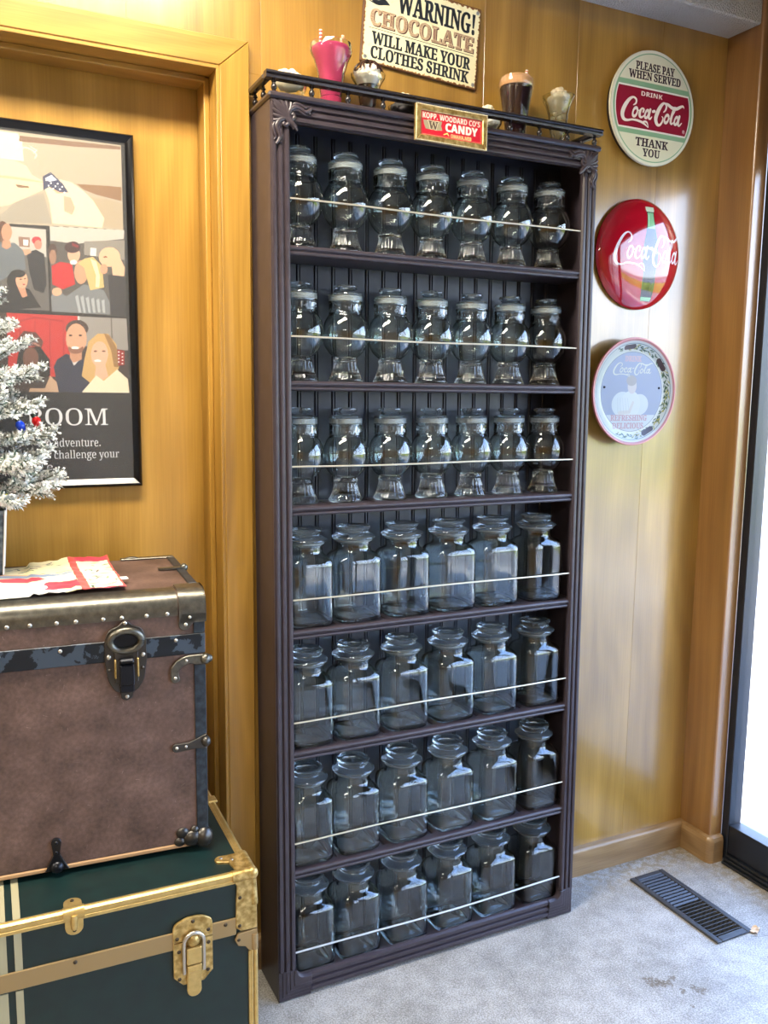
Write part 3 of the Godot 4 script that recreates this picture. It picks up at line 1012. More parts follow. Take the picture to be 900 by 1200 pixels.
func brown_trunk() -> void:
	var w := 0.80
	var h := 0.529
	var d := 0.386
	var ang := deg_to_rad(3.9)
	var ax := Vector3(cos(ang), 0, sin(ang))
	var az := Vector3(-sin(ang), 0, cos(ang))
	var base := Vector3(0.418, 0.5842, 0.383) - ax * (w / 2) - az * (d / 2)
	var t := thing("brown_trunk", "worn brown travel trunk with dark metal bands, stacked on the green trunk", "trunk", Transform3D(Basis(ax, Vector3.UP, az), base))
	var zf := d / 2
	var xr := w / 2
	var cut := h - 0.104
	var s := S()
	bx(s, Vector3(0, (0.014 + cut - 0.001) / 2, 0), Vector3(w - 0.004, cut - 0.015, d - 0.004), 0.002)
	var body := obj("body", s, M.brown, t)
	s = S()
	var pl := [Vector2(-zf + 0.002, cut), Vector2(zf - 0.002, cut)] + arc(Vector2(zf - 0.034, h - 0.034), 0.032, 0, 90, 8) + [Vector2(-zf + 0.012, h - 0.002), Vector2(-zf + 0.002, h - 0.012)]
	prism(s, pl, 0.0, w - 0.004, along_x(-w / 2 + 0.002))
	var lid := obj("lid", s, M.brown, t)
	# rolled metal edging along the front of the lid
	s = S()
	prism(s, roll(zf - 0.002, h - 0.002, 0.032, 0.0016, 0.044, 0.052, 0.0016), 0.0, w - 0.1, along_x(-w / 2 + 0.05))
	var edging := obj("front_edging", s, M.brass, lid)
	for i in 18:
		rivet(edging, Vector3(xr - 0.07 - i * 0.0405 + 0.004 * sin(i * 2.7), h - 0.041, zf - 0.0005), 0.0042, M.nickel)
	# corner caps
	for k in [-1, 1]:
		s = S()
		var cap := roll(zf - 0.002, h - 0.002, 0.032, 0.0045, 0.059, 0.064, 0.004)
		prism(s, cap, 0.0, 0.052, along_x(xr - 0.048 if k == 1 else -xr - 0.004))
		var lobe := [Vector2(0.0, -0.057), Vector2(-0.012, -0.057), Vector2(-0.022, -0.0595), Vector2(-0.030, -0.066)] + arc(Vector2(-0.042, -0.064), 0.0115, -20, -190, 8) + [Vector2(-0.050, -0.052), Vector2(-0.047, -0.042), Vector2(0.0, -0.042)]
		var lb := []
		for p in lobe:
			lb.append(Vector2(k * (p.x + xr + 0.004), h + p.y))
		prism(s, lb, zf - 0.003, zf + 0.0025, I, 0.001)
		# rounded end that closes the cap on the trunk's side
		var endp := [Vector2(zf - 0.066, h - 0.05), Vector2(zf + 0.002, h - 0.059)] + arc(Vector2(zf - 0.034, h - 0.034), 0.0365, 0, 90, 10) + [Vector2(zf - 0.066, h + 0.0025)]
		prism(s, endp, 0.0, 0.003, along_x(xr + 0.001 if k == 1 else -xr - 0.004))
		var cp := obj("corner_cap", s, M.brass, lid)
		rivet(cp, Vector3(k * (xr - 0.036), h - 0.064, zf + 0.002), 0.004, M.nickel)
		rivet(cp, Vector3(k * (xr - 0.028), h - 0.050, zf + 0.003), 0.0034, M.nickel)
		# strip along the side edge of the lid top, with small clips
		s = S()
		bx(s, Vector3(k * (xr - 0.008), h - 0.0005, -0.035), Vector3(0.018, 0.004, d - 0.075), 0.0015)
		bx(s, Vector3(k * (xr - 0.001), h - 0.011, -0.035), Vector3(0.004, 0.022, d - 0.075), 0.001)
		obj("top_edge_strip", s, M.dark_metal, lid)
		s = S()
		prism(s, rounded_rect(xr - 0.055, -0.012, xr + 0.001, 0.002, 0.005), h + 0.0, h + 0.004, Transform3D(Basis(Vector3(k, 0, 0), Vector3(0, 0, 1), Vector3(0, 1, 0)), Vector3(0, 0, -0.03)))
		ball(s, Vector3(k * (xr - 0.0), h + 0.002, -0.035), Vector3(0.009, 0.009, 0.009), 12, 7)
		obj("edge_clip", s, M.brass, lid)
		s = S()
		bx(s, Vector3(k * (xr - 0.06), h + 0.0, -zf + 0.012), Vector3(0.12, 0.004, 0.02), 0.0015)
		ball(s, Vector3(k * (xr - 0.095), h + 0.002, -zf + 0.014), Vector3(0.016, 0.004, 0.007), 12, 6)
		obj("back_corner_clip", s, M.brass, lid)
	# dark worn band where lid meets body
	s = S()
	bx(s, Vector3(0, h - 0.104, zf - 0.0005), Vector3(w + 0.002, 0.040, 0.004), 0.001)
	for k in [-1, 1]:
		bx(s, Vector3(k * (xr - 0.0005), h - 0.104, 0), Vector3(0.004, 0.040, d), 0.001)
	var band := obj("metal_band", s, M.worn_band, t)
	for i in 7:
		rivet(band, Vector3(xr - 0.055 - 0.105 * i, h - 0.094, zf + 0.0015), 0.0038, M.nickel)
	# vertical angle on the corners
	for k in [-1, 1]:
		s = S()
		bx(s, Vector3(k * (xr - 0.010), 0.206, zf - 0.0007), Vector3(0.022, 0.384, 0.004), 0.001)
		bx(s, Vector3(k * (xr - 0.0005), 0.206, zf - 0.012), Vector3(0.004, 0.384, 0.026), 0.001)
		obj("corner_angle", s, M.dark_metal, body)
		s = S()
		bx(s, Vector3(k * (xr - 0.010), h - 0.071, zf - 0.0007), Vector3(0.022, 0.025, 0.004), 0.001)
		obj("lid_angle", s, M.dark_metal, lid)
		# curved hook bracket below the band
		s = S()
		var hook := smooth([Vector2(-0.066, -0.170), Vector2(-0.066, -0.150), Vector2(-0.055, -0.136), Vector2(-0.036, -0.127), Vector2(-0.004, -0.126)], 4) + [Vector2(-0.003, -0.147), Vector2(-0.018, -0.146)] + smooth([Vector2(-0.030, -0.142), Vector2(-0.044, -0.148), Vector2(-0.051, -0.158), Vector2(-0.050, -0.168)], 4) + arc(Vector2(-0.058, -0.170), 0.009, 0, -180, 6)
		var hk := []
		for p in hook:
			hk.append(Vector2(k * (p.x + xr), h + p.y))
		prism(s, hk, zf, zf + 0.0045, I, 0.0015)
		ball(s, Vector3(k * (xr + 0.001), h - 0.136, zf + 0.002), Vector3(0.011, 0.011, 0.012))
		ball(s, Vector3(k * (xr + 0.008), h - 0.137, zf - 0.002), Vector3(0.008, 0.008, 0.008))
		var b1 := obj("hook_bracket", s, M.brass, body)
		rivet(b1, Vector3(k * (xr - 0.058), h - 0.169, zf + 0.004), 0.0035, M.nickel)
		rivet(b1, Vector3(k * (xr - 0.036), h - 0.136, zf + 0.004), 0.003, M.nickel)
		# small arm bracket lower down
		s = S()
		var arm := arc(Vector2(-0.058, -0.312), 0.009, 70, 290, 8) + [Vector2(-0.040, -0.3195), Vector2(-0.020, -0.3175), Vector2(0.0, -0.321), Vector2(0.001, -0.289), Vector2(-0.014, -0.296), Vector2(-0.034, -0.3035)]
		hk = []
		for p in arm:
			hk.append(Vector2(k * (p.x + xr), h + p.y))
		prism(s, hk, zf, zf + 0.004, I, 0.001)
		ball(s, Vector3(k * (xr - 0.001), h - 0.305, zf + 0.002), Vector3(0.010, 0.011, 0.012))
		var b2 := obj("arm_bracket", s, M.dark_brass, body)
		rivet(b2, Vector3(k * (xr - 0.058), h - 0.312, zf + 0.0035), 0.0034, M.nickel)
		rivet(b2, Vector3(k * (xr - 0.040), h - 0.311, zf + 0.0035), 0.003, M.nickel)
		# knuckled bottom corner
		s = S()
		ball(s, Vector3(k * (xr - 0.008), h - 0.508, zf - 0.004), Vector3(0.019, 0.022, 0.019))
		ball(s, Vector3(k * (xr - 0.030), h - 0.506, zf - 0.001), Vector3(0.020, 0.017, 0.011))
		ball(s, Vector3(k * (xr - 0.050), h - 0.492, zf - 0.001), Vector3(0.013, 0.011, 0.006))
		ball(s, Vector3(k * (xr - 0.055), h - 0.510, zf - 0.001), Vector3(0.012, 0.010, 0.006))
		ball(s, Vector3(k * (xr - 0.026), h - 0.490, zf - 0.001), Vector3(0.009, 0.009, 0.006))
		obj("bottom_corner", s, M.dark_brass, body)
	# wooden bottom rim and foot brackets
	s = S()
	bx(s, Vector3(0, 0.010, 0), Vector3(w - 0.01, 0.009, d), 0.002)
	obj("bottom_rim", s, M.raw_wood, body)
	for x in [xr - 0.286, -xr + 0.286]:
		s = S()
		var ft := arc(Vector2(0, 0.063), 0.009, 0, 180, 8) + [Vector2(-0.007, 0.050), Vector2(-0.006, 0.038), Vector2(-0.014, 0.022), Vector2(-0.022, 0.008), Vector2(0.022, 0.008), Vector2(0.014, 0.022), Vector2(0.006, 0.038), Vector2(0.007, 0.050)]
		var f2 := []
		for p in ft:
			f2.append(p + Vector2(x, 0))
		prism(s, f2, zf - 0.002, zf + 0.003, I, 0.001)
		ball(s, Vector3(x, 0.014, zf + 0.001), Vector3(0.013, 0.012, 0.010))
		var fb := obj("foot_bracket", s, M.iron, body)
		rivet(fb, Vector3(x, 0.063, zf + 0.002), 0.0035, M.iron)
		rivet(fb, Vector3(x, 0.044, zf + 0.002), 0.003, M.iron)
	# runners the trunk stands on
	s = S()
	for z in [-0.12, 0.12]:
		bx(s, Vector3(0, 0.003, z), Vector3(w - 0.08, 0.006, 0.03))
	obj("runner", s, M.raw_wood, body)
	# draw latch: back plate, oval ring, hasp
	var lx := xr - 0.149
	s = S()
	var bp := smooth([Vector2(0, -0.045), Vector2(0.006, -0.049), Vector2(0.014, -0.056), Vector2(0.030, -0.064), Vector2(0.038, -0.085), Vector2(0.038, -0.100), Vector2(0.0385, -0.122), Vector2(0.036, -0.138), Vector2(0.033, -0.160), Vector2(0.022, -0.180), Vector2(0.012, -0.186), Vector2(0.010, -0.197), Vector2(0, -0.202)], 3)
	var plate := []
	for p in bp:
		plate.append(Vector2(lx + p.x, h + p.y))
	for i in range(bp.size() - 2, 0, -1):
		plate.append(Vector2(lx - bp[i].x, h + bp[i].y))
	prism(s, plate, zf - 0.001, zf + 0.0045, I, 0.001)
	var latch := obj("latch", s, M.dark_brass, t)
	s = S()
	var ringp := []
	for i in 29:
		var a := TAU * i / 28.0
		ringp.append(Vector3(lx + 0.0285 * cos(a), h - 0.083 + 0.0205 * sin(a), zf + 0.010 + 0.003 * sin(a)))
	tube(s, ringp, 0.0068, 10)
	obj("pull_ring", s, M.brass, latch)
	s = S()
	bx(s, Vector3(lx, h - 0.083, zf + 0.0052), Vector3(0.052, 0.026, 0.003), 0.001)
	obj("ring_plate", s, M.iron, latch)
	s = S()
	bx(s, Vector3(lx, h - 0.134, zf + 0.007), Vector3(0.044, 0.062, 0.006), 0.002)
	obj("hasp_plate", s, M.dark_brass, latch)
	s = S()
	bx(s, Vector3(lx, h - 0.121, zf + 0.015), Vector3(0.027, 0.010, 0.014), 0.003)
	bx(s, Vector3(lx, h - 0.148, zf + 0.014), Vector3(0.027, 0.040, 0.012), 0.002)
	bx(s, Vector3(lx, h - 0.176, zf + 0.009), Vector3(0.026, 0.016, 0.008), 0.002)
	obj("hasp", s, M.iron, latch)
	for k in [-1, 1]:
		s = S()
		bx(s, Vector3(lx + k * 0.0205, h - 0.135, zf + 0.011), Vector3(0.0035, 0.036, 0.012), 0.001)
		obj("hinge_cheek", s, M.old_gold, latch)
		rivet(latch, Vector3(lx + k * 0.031, h - 0.114, zf + 0.004), 0.0048, M.nickel)
		rivet(latch, Vector3(lx + k * 0.030, h - 0.140, zf + 0.004), 0.004, M.dark_brass)
	rivet(latch, Vector3(lx, h - 0.0505, zf + 0.004), 0.004, M.nickel)
	rivet(latch, Vector3(lx, h - 0.194, zf + 0.004), 0.004, M.nickel)


func green_trunk() -> void:
	var w := 0.86
	var h := 0.58
	var d := 0.47
	var ang := deg_to_rad(1.5)
	var ax := Vector3(cos(ang), 0, sin(ang))
	var az := Vector3(-sin(ang), 0, cos(ang))
	var base := Vector3(0.476, 0.0, 0.507) - ax * (w / 2) - az * (d / 2)
	var t := thing("green_trunk", "dark green trunk with gold edging and clasps standing on the floor", "trunk", Transform3D(Basis(ax, Vector3.UP, az), base))
	var zf := d / 2
	var xr := w / 2
	var cut := h - 0.112
	var s := S()
	bx(s, Vector3(0, cut / 2, 0), Vector3(w - 0.006, cut - 0.001, d - 0.006), 0.002)
	var body := obj("body", s, M.green, t)
	s = S()
	bx(s, Vector3(0, (cut + 0.001 + h) / 2, 0), Vector3(w - 0.006, h - cut - 0.002, d - 0.006), 0.003)
	var lid := obj("lid", s, M.green, t)
	# ribbed edging along the lid's top edges
	var rib := [Vector2(-0.014, 0.0), Vector2(-0.014, 0.002), Vector2(-0.009, 0.0035), Vector2(-0.008, 0.0022), Vector2(-0.002, 0.0045), Vector2(0.0028, 0.002), Vector2(0.0035, -0.002), Vector2(0.0022, -0.008), Vector2(0.0035, -0.009), Vector2(0.003, -0.015), Vector2(0.0, -0.015), Vector2(0.0, 0.0)]
	for k in [-1, 1]:
		s = S()
		var q := []
		for p in rib:
			q.append(Vector2(k * (zf - 0.003 + p.x), h - 0.002 + p.y))
		prism(s, q, 0.0, w - 0.03, along_x(-w / 2 + 0.015))
		obj("edging", s, M.gold, lid)
		s = S()
		q = []
		for p in rib:
			q.append(Vector2(k * (xr - 0.003 + p.x), h - 0.002 + p.y))
		prism(s, q, -d / 2 + 0.015, d / 2 - 0.015)
		obj("edging", s, M.gold, lid)
		# clip on the side edging
		s = S()
		bx(s, Vector3(k * (xr - 0.006), h + 0.001, zf - 0.324), Vector3(0.022, 0.006, 0.03), 0.002)
		prism(s, rounded_rect(xr - 0.06, -0.012, xr - 0.01, 0.012, 0.008), h - 0.003, h + 0.0015, Transform3D(Basis(Vector3(k, 0, 0), Vector3(0, 0, 1), Vector3(0, 1, 0)), Vector3(0, 0, zf - 0.324)))
		obj("edge_clip", s, M.gold, lid)
		# corner cap: lobed top plate, side strap, rounded shoulder
		s = S()
		var pt := [Vector2(0.004, -0.005), Vector2(0.004, -0.075), Vector2(-0.010, -0.0745), Vector2(-0.030, -0.0735)] + arc(Vector2(-0.050, -0.063), 0.012, 270, 90, 8) + [Vector2(-0.038, -0.046), Vector2(-0.034, -0.020), Vector2(-0.034, -0.005)]
		var q2 := []
		for p in pt:
			q2.append(Vector2(k * (xr + p.x), zf + p.y))
		prism(s, q2, -0.001, 0.004, along_y(h), 0.001)
		var fr := [Vector2(0.003, 0.0), Vector2(0.004, -0.116), Vector2(-0.008, -0.1165), Vector2(-0.028, -0.116), Vector2(-0.038, -0.108), Vector2(-0.037, -0.060), Vector2(-0.035, -0.022), Vector2(-0.042, -0.010), Vector2(-0.043, 0.0)]
		q2 = []
		for p in fr:
			q2.append(Vector2(k * (xr + p.x), h + p.y))
		prism(s, q2, zf - 0.002, zf + 0.0028, I, 0.001)
		tube(s, [Vector3(k * (xr - 0.043), h - 0.004, zf - 0.004), Vector3(k * (xr - 0.004), h - 0.004, zf - 0.004)], 0.0115, 14)
		tube(s, [Vector3(k * (xr - 0.004), h - 0.004, zf - 0.004), Vector3(k * (xr - 0.004), h - 0.004, zf - 0.075)], 0.0105, 14)
		tube(s, smooth([Vector3(k * (xr - 0.004), h - 0.004, zf - 0.004), Vector3(k * (xr - 0.002), h - 0.03, zf - 0.003), Vector3(k * (xr - 0.0005), h - 0.066, zf - 0.001)], 4), 0.0075, 10)
		ball(s, Vector3(k * (xr - 0.004), h - 0.004, zf - 0.004), Vector3(0.0125, 0.0125, 0.0125))
		bx(s, Vector3(k * (xr + 0.0005), h - 0.06, zf - 0.02), Vector3(0.006, 0.112, 0.044), 0.001)
		var cap := obj("corner_cap", s, M.old_gold, lid)
		for p in [Vector2(-0.030, -0.046), Vector2(-0.031, -0.104)]:
			rivet(cap, Vector3(k * (xr + p.x), h + p.y, zf + 0.0026), 0.0036, M.dark_rivet)
		for p in [Vector2(-0.050, -0.064), Vector2(-0.031, -0.052)]:
			var rv := S()
			lathe(rv, [[0.0036, 0.0], [0.003, 0.002], [0.0, 0.0026]], 10)
			obj("rivet", rv, M.nickel, cap, Transform3D(I.basis, Vector3(k * (xr + p.x), h + 0.004, zf + p.y)))
		# lower clip and corner angle on the body
		s = S()
		var lc := [Vector2(0.004, -0.118), Vector2(0.004, -0.160), Vector2(-0.012, -0.161), Vector2(-0.020, -0.150), Vector2(-0.034, -0.146), Vector2(-0.040, -0.133), Vector2(-0.034, -0.120)]
		q2 = []
		for p in lc:
			q2.append(Vector2(k * (xr + p.x), h + p.y))
		prism(s, q2, zf - 0.002, zf + 0.0032, I, 0.001)
		tube(s, [Vector3(k * (xr - 0.001), h - 0.128, zf), Vector3(k * (xr - 0.001), h - 0.160, zf)], 0.007, 10)
		var lcap := obj("lower_clip", s, M.gold_band, body)
		rivet(lcap, Vector3(k * (xr - 0.033), h - 0.133, zf + 0.003), 0.0034, M.dark_rivet)
		s = S()
		for x in [[0.0012, 0.0045], [-0.0065, 0.0035]]:
			tube(s, [Vector3(k * (xr + x[0]), h - 0.160, zf - 0.001), Vector3(k * (xr + x[0]), 0.004, zf - 0.001)], x[1], 10)
		bx(s, Vector3(k * (xr - 0.010), (h - 0.16) / 2, zf - 0.0015), Vector3(0.006, h - 0.168, 0.005), 0.001)
		bx(s, Vector3(k * (xr - 0.001), (h - 0.16) / 2, zf - 0.012), Vector3(0.005, h - 0.168, 0.02), 0.001)
		obj("corner_angle", s, M.gold, body)
	# clasps over the front edging
	for x in [xr - 0.330, -xr + 0.330]:
		s = S()
		prism(s, rounded_rect(x - 0.0155, h - 0.043, x + 0.0155, h + 0.002, 0.015), zf - 0.002, zf + 0.0022, I, 0.0008)
		prism(s, rounded_rect(x - 0.0155, zf - 0.042, x + 0.0155, zf + 0.002, 0.015), h - 0.001, h + 0.0026, Transform3D(Basis(Vector3(1, 0, 0), Vector3(0, 0, 1), Vector3(0, 1, 0)), Vector3.ZERO))
		tube(s, [Vector3(x - 0.018, h - 0.004, zf - 0.004), Vector3(x + 0.018, h - 0.004, zf - 0.004)], 0.0118, 14)
		tube(s, smooth([Vector3(x, h - 0.002, zf + 0.006), Vector3(x, h - 0.018, zf + 0.005), Vector3(x, h - 0.030, zf + 0.001)], 4), 0.006, 8)
		var c := obj("edge_clasp", s, M.gold, lid)
		rivet(c, Vector3(x, h - 0.034, zf + 0.002), 0.0034, M.dark_rivet)
		var rv := S()
		lathe(rv, [[0.0036, 0.0], [0.003, 0.002], [0.0, 0.0026]], 10)
		obj("rivet", rv, M.dark_rivet, c, Transform3D(I.basis, Vector3(x, h + 0.0026, zf - 0.032)))
	# flat gold band and painted stripes
	s = S()
	bx(s, Vector3(0, h - 0.105, zf - 0.0012), Vector3(w - 0.074, 0.0345, 0.0045), 0.001)
	for k in [-1, 1]:
		bx(s, Vector3(k * (xr - 0.0012), h - 0.105, -0.02), Vector3(0.0045, 0.0345, d - 0.06), 0.001)
	var band := obj("metal_band", s, M.gold_band, lid)
	for x in [xr - 0.058, xr - 0.331, -xr + 0.331]:
		rivet(band, Vector3(x, h - 0.096, zf + 0.001), 0.0038, M.dark_rivet)
	for x in [xr - 0.4475, xr - 0.423, -xr + 0.4]:
		if x < 0 and x > -0.0:
			continue
		s = S()
		bx(s, Vector3(x, h - 0.053, zf - 0.0022), Vector3(0.0125, 0.072, 0.0025))
		bx(s, Vector3(x - 0.001, (cut - 0.012) / 2, zf - 0.0022), Vector3(0.0125, cut - 0.016, 0.0025))
		bx(s, Vector3(x, h - 0.0012, 0.0), Vector3(0.0125, 0.0025, d - 0.03))
		obj("stripe", s, M.stripe, body)
	# draw latch
	for lx in [xr - 0.121, -xr + 0.121]:
		s = S()
		var up := smooth([Vector2(0.037, -0.107), Vector2(0.037, -0.080), Vector2(0.031, -0.070), Vector2(0.015, -0.063), Vector2(0, -0.0615)], 3)
		var q := []
		for p in up:
			q.append(Vector2(lx + p.x, h + p.y))
		for i in range(up.size() - 2, -1, -1):
			q.append(Vector2(lx - up[i].x, h + up[i].y))
		prism(s, q, zf - 0.001, zf + 0.004, I, 0.001)
		var latch := obj("latch", s, M.old_gold, lid)
		s = S()
		q = []
		for p in [Vector2(0.037, -0.109), Vector2(0.037, -0.178), Vector2(0.020, -0.196), Vector2(-0.020, -0.196), Vector2(-0.037, -0.178), Vector2(-0.037, -0.109)]:
			q.append(Vector2(lx + p.x, h + p.y))
		prism(s, q, zf - 0.001, zf + 0.004, I, 0.001)
		var low := obj("latch_plate", s, M.old_gold, body)
		s = S()
		var u := [Vector3(lx - 0.0185, h - 0.170, zf + 0.008), Vector3(lx - 0.0185, h - 0.115, zf + 0.010)]
		for p in arc(Vector2(lx, h - 0.108), 0.0185, 180, 0, 10):
			u.append(Vector3(p.x, p.y, zf + 0.011))
		u += [Vector3(lx + 0.0185, h - 0.115, zf + 0.010), Vector3(lx + 0.0185, h - 0.170, zf + 0.008)]
		tube(s, u, 0.0036, 10)
		obj("wire_loop", s, M.nickel, low)
		s = S()
		ball(s, Vector3(lx, h - 0.107, zf + 0.005), Vector3(0.0135, 0.014, 0.010))
		obj("keeper", s, M.old_gold, low)
		s = S()
		bx(s, Vector3(lx, h - 0.135, zf + 0.010), Vector3(0.028, 0.034, 0.010), 0.002)
		bx(s, Vector3(lx, h - 0.160, zf + 0.010), Vector3(0.027, 0.014, 0.012), 0.002)
		var tg := []
		for p in [Vector2(-0.0125, -0.166), Vector2(-0.0135, -0.205)] + arc(Vector2(0, -0.207), 0.0138, 180, 360, 8) + [Vector2(0.0135, -0.205), Vector2(0.0125, -0.166)]:
			tg.append(Vector2(lx + p.x, h + p.y))
		prism(s, tg, zf + 0.004, zf + 0.010, I, 0.0015)
		obj("lever", s, M.gold, low)
		for p in [Vector2(0.029, -0.094), Vector2(-0.030, -0.099), Vector2(0, -0.070)]:
			rivet(latch, Vector3(lx + p.x, h + p.y, zf + 0.0038), 0.0038, M.dark_rivet)
		for p in [Vector2(0.029, -0.120), Vector2(-0.027, -0.126), Vector2(0.027, -0.176), Vector2(-0.027, -0.182)]:
			rivet(low, Vector3(lx + p.x, h + p.y, zf + 0.0038), 0.0038, M.dark_rivet)


# ------------------------------------------------------------------ flat print
class Canvas:
	var im: Image
	var w: int
	var h: int

	func _init(ww: int, hh: int, c: Color) -> void:
		w = ww
		h = hh
		im = Image.create(w, h, false, Image.FORMAT_RGB8)
		im.fill(c)

	func row(y: int, x0: float, x1: float, c: Color) -> void:
		if y < 0 or y >= h:
			return
		var a := clampi(roundi(x0), 0, w)
		var b := clampi(roundi(x1), 0, w)
		if b > a:
			im.fill_rect(Rect2i(a, y, b - a, 1), c)

	func rect(x0: float, y0: float, x1: float, y1: float, c: Color) -> void:
		im.fill_rect(Rect2i(roundi(x0), roundi(y0), roundi(x1 - x0), roundi(y1 - y0)), c)

	func poly(p: PackedVector2Array, c: Color) -> void:
		var lo := 1e9
		var hi := -1e9
		for v in p:
			lo = minf(lo, v.y)
			hi = maxf(hi, v.y)
		for y in range(maxi(0, int(lo)), mini(h, int(hi) + 1)):
			var xs := []
			for i in p.size():
				var a := p[i]
				var b := p[(i + 1) % p.size()]
				if (a.y <= y) != (b.y <= y):
					xs.append(a.x + (y - a.y) / (b.y - a.y) * (b.x - a.x))
			xs.sort()
			for i in range(0, xs.size() - 1, 2):
				row(y, xs[i], xs[i + 1], c)

	func ell(cx: float, cy: float, rx: float, ry: float, c: Color) -> void:
		for y in range(int(cy - ry), int(cy + ry) + 1):
			var q := 1.0 - pow((y - cy) / ry, 2.0)
			if q > 0.0:
				row(y, cx - rx * sqrt(q), cx + rx * sqrt(q), c)

	func stroke(pts: Array, rad: Array, c: Color) -> void:
		for i in pts.size() - 1:
			var n := maxi(1, int(pts[i].distance_to(pts[i + 1]) / 1.2))
			for k in n:
				var t := float(k) / n
				var p: Vector2 = pts[i].lerp(pts[i + 1], t)
				var r: float = lerpf(rad[i], rad[i + 1], t)
				ell(p.x, p.y, r, r, c)

	func text(said: String, fonts: Array, weight: int, x0: float, y0: float, x1: float, y1: float, c: Color, grow := 0.0) -> void:
		# letters fitted into a box
		var f := SystemFont.new()
		f.font_names = PackedStringArray(fonts)
		f.font_weight = weight
		var tm := TextMesh.new()
		tm.font = f
		tm.font_size = 96
		tm.pixel_size = 0.01
		tm.depth = 0.0
		tm.text = said
		var arr := tm.surface_get_arrays(0)
		var v: PackedVector3Array = arr[Mesh.ARRAY_VERTEX]
		var ix = arr[Mesh.ARRAY_INDEX]
		if ix == null:
			ix = PackedInt32Array(range(v.size()))
		var lo := Vector2(1e9, 1e9)
		var hi := -lo
		for p in v:
			lo = lo.min(Vector2(p.x, p.y))
			hi = hi.max(Vector2(p.x, p.y))
		var to := func(p: Vector3) -> Vector2:
			return Vector2(lerpf(x0, x1, (p.x - lo.x) / (hi.x - lo.x)), lerpf(y1, y0, (p.y - lo.y) / (hi.y - lo.y)))
		for i in range(0, ix.size() - 2, 3):
			fill_tri(to.call(v[ix[i]]), to.call(v[ix[i + 1]]), to.call(v[ix[i + 2]]), c, grow)

	func fill_tri(a: Vector2, b: Vector2, d: Vector2, c: Color, grow: float) -> void:
		for y in range(floori(minf(a.y, minf(b.y, d.y)) - grow), ceili(maxf(a.y, maxf(b.y, d.y)) + grow) + 1):
			var lo := 1e9
			var hi := -1e9
			for e in [[a, b], [b, d], [d, a]]:
				var p: Vector2 = e[0]
				var q: Vector2 = e[1]
				var y0 := minf(p.y, q.y)
				var y1 := maxf(p.y, q.y)
				if y + 0.5 + grow < y0 or y + 0.5 - grow > y1:
					continue
				var t := 0.5 if absf(q.y - p.y) < 1e-6 else clampf((y + 0.5 - p.y) / (q.y - p.y), 0.0, 1.0)
				lo = minf(lo, lerpf(p.x, q.x, t))
				hi = maxf(hi, lerpf(p.x, q.x, t))
			if hi >= lo:
				row(y, lo - 0.25 - grow, hi + 0.25 + grow, c)


const SANS := ["Droid Sans"]
const SERIF := ["Droid Serif"]


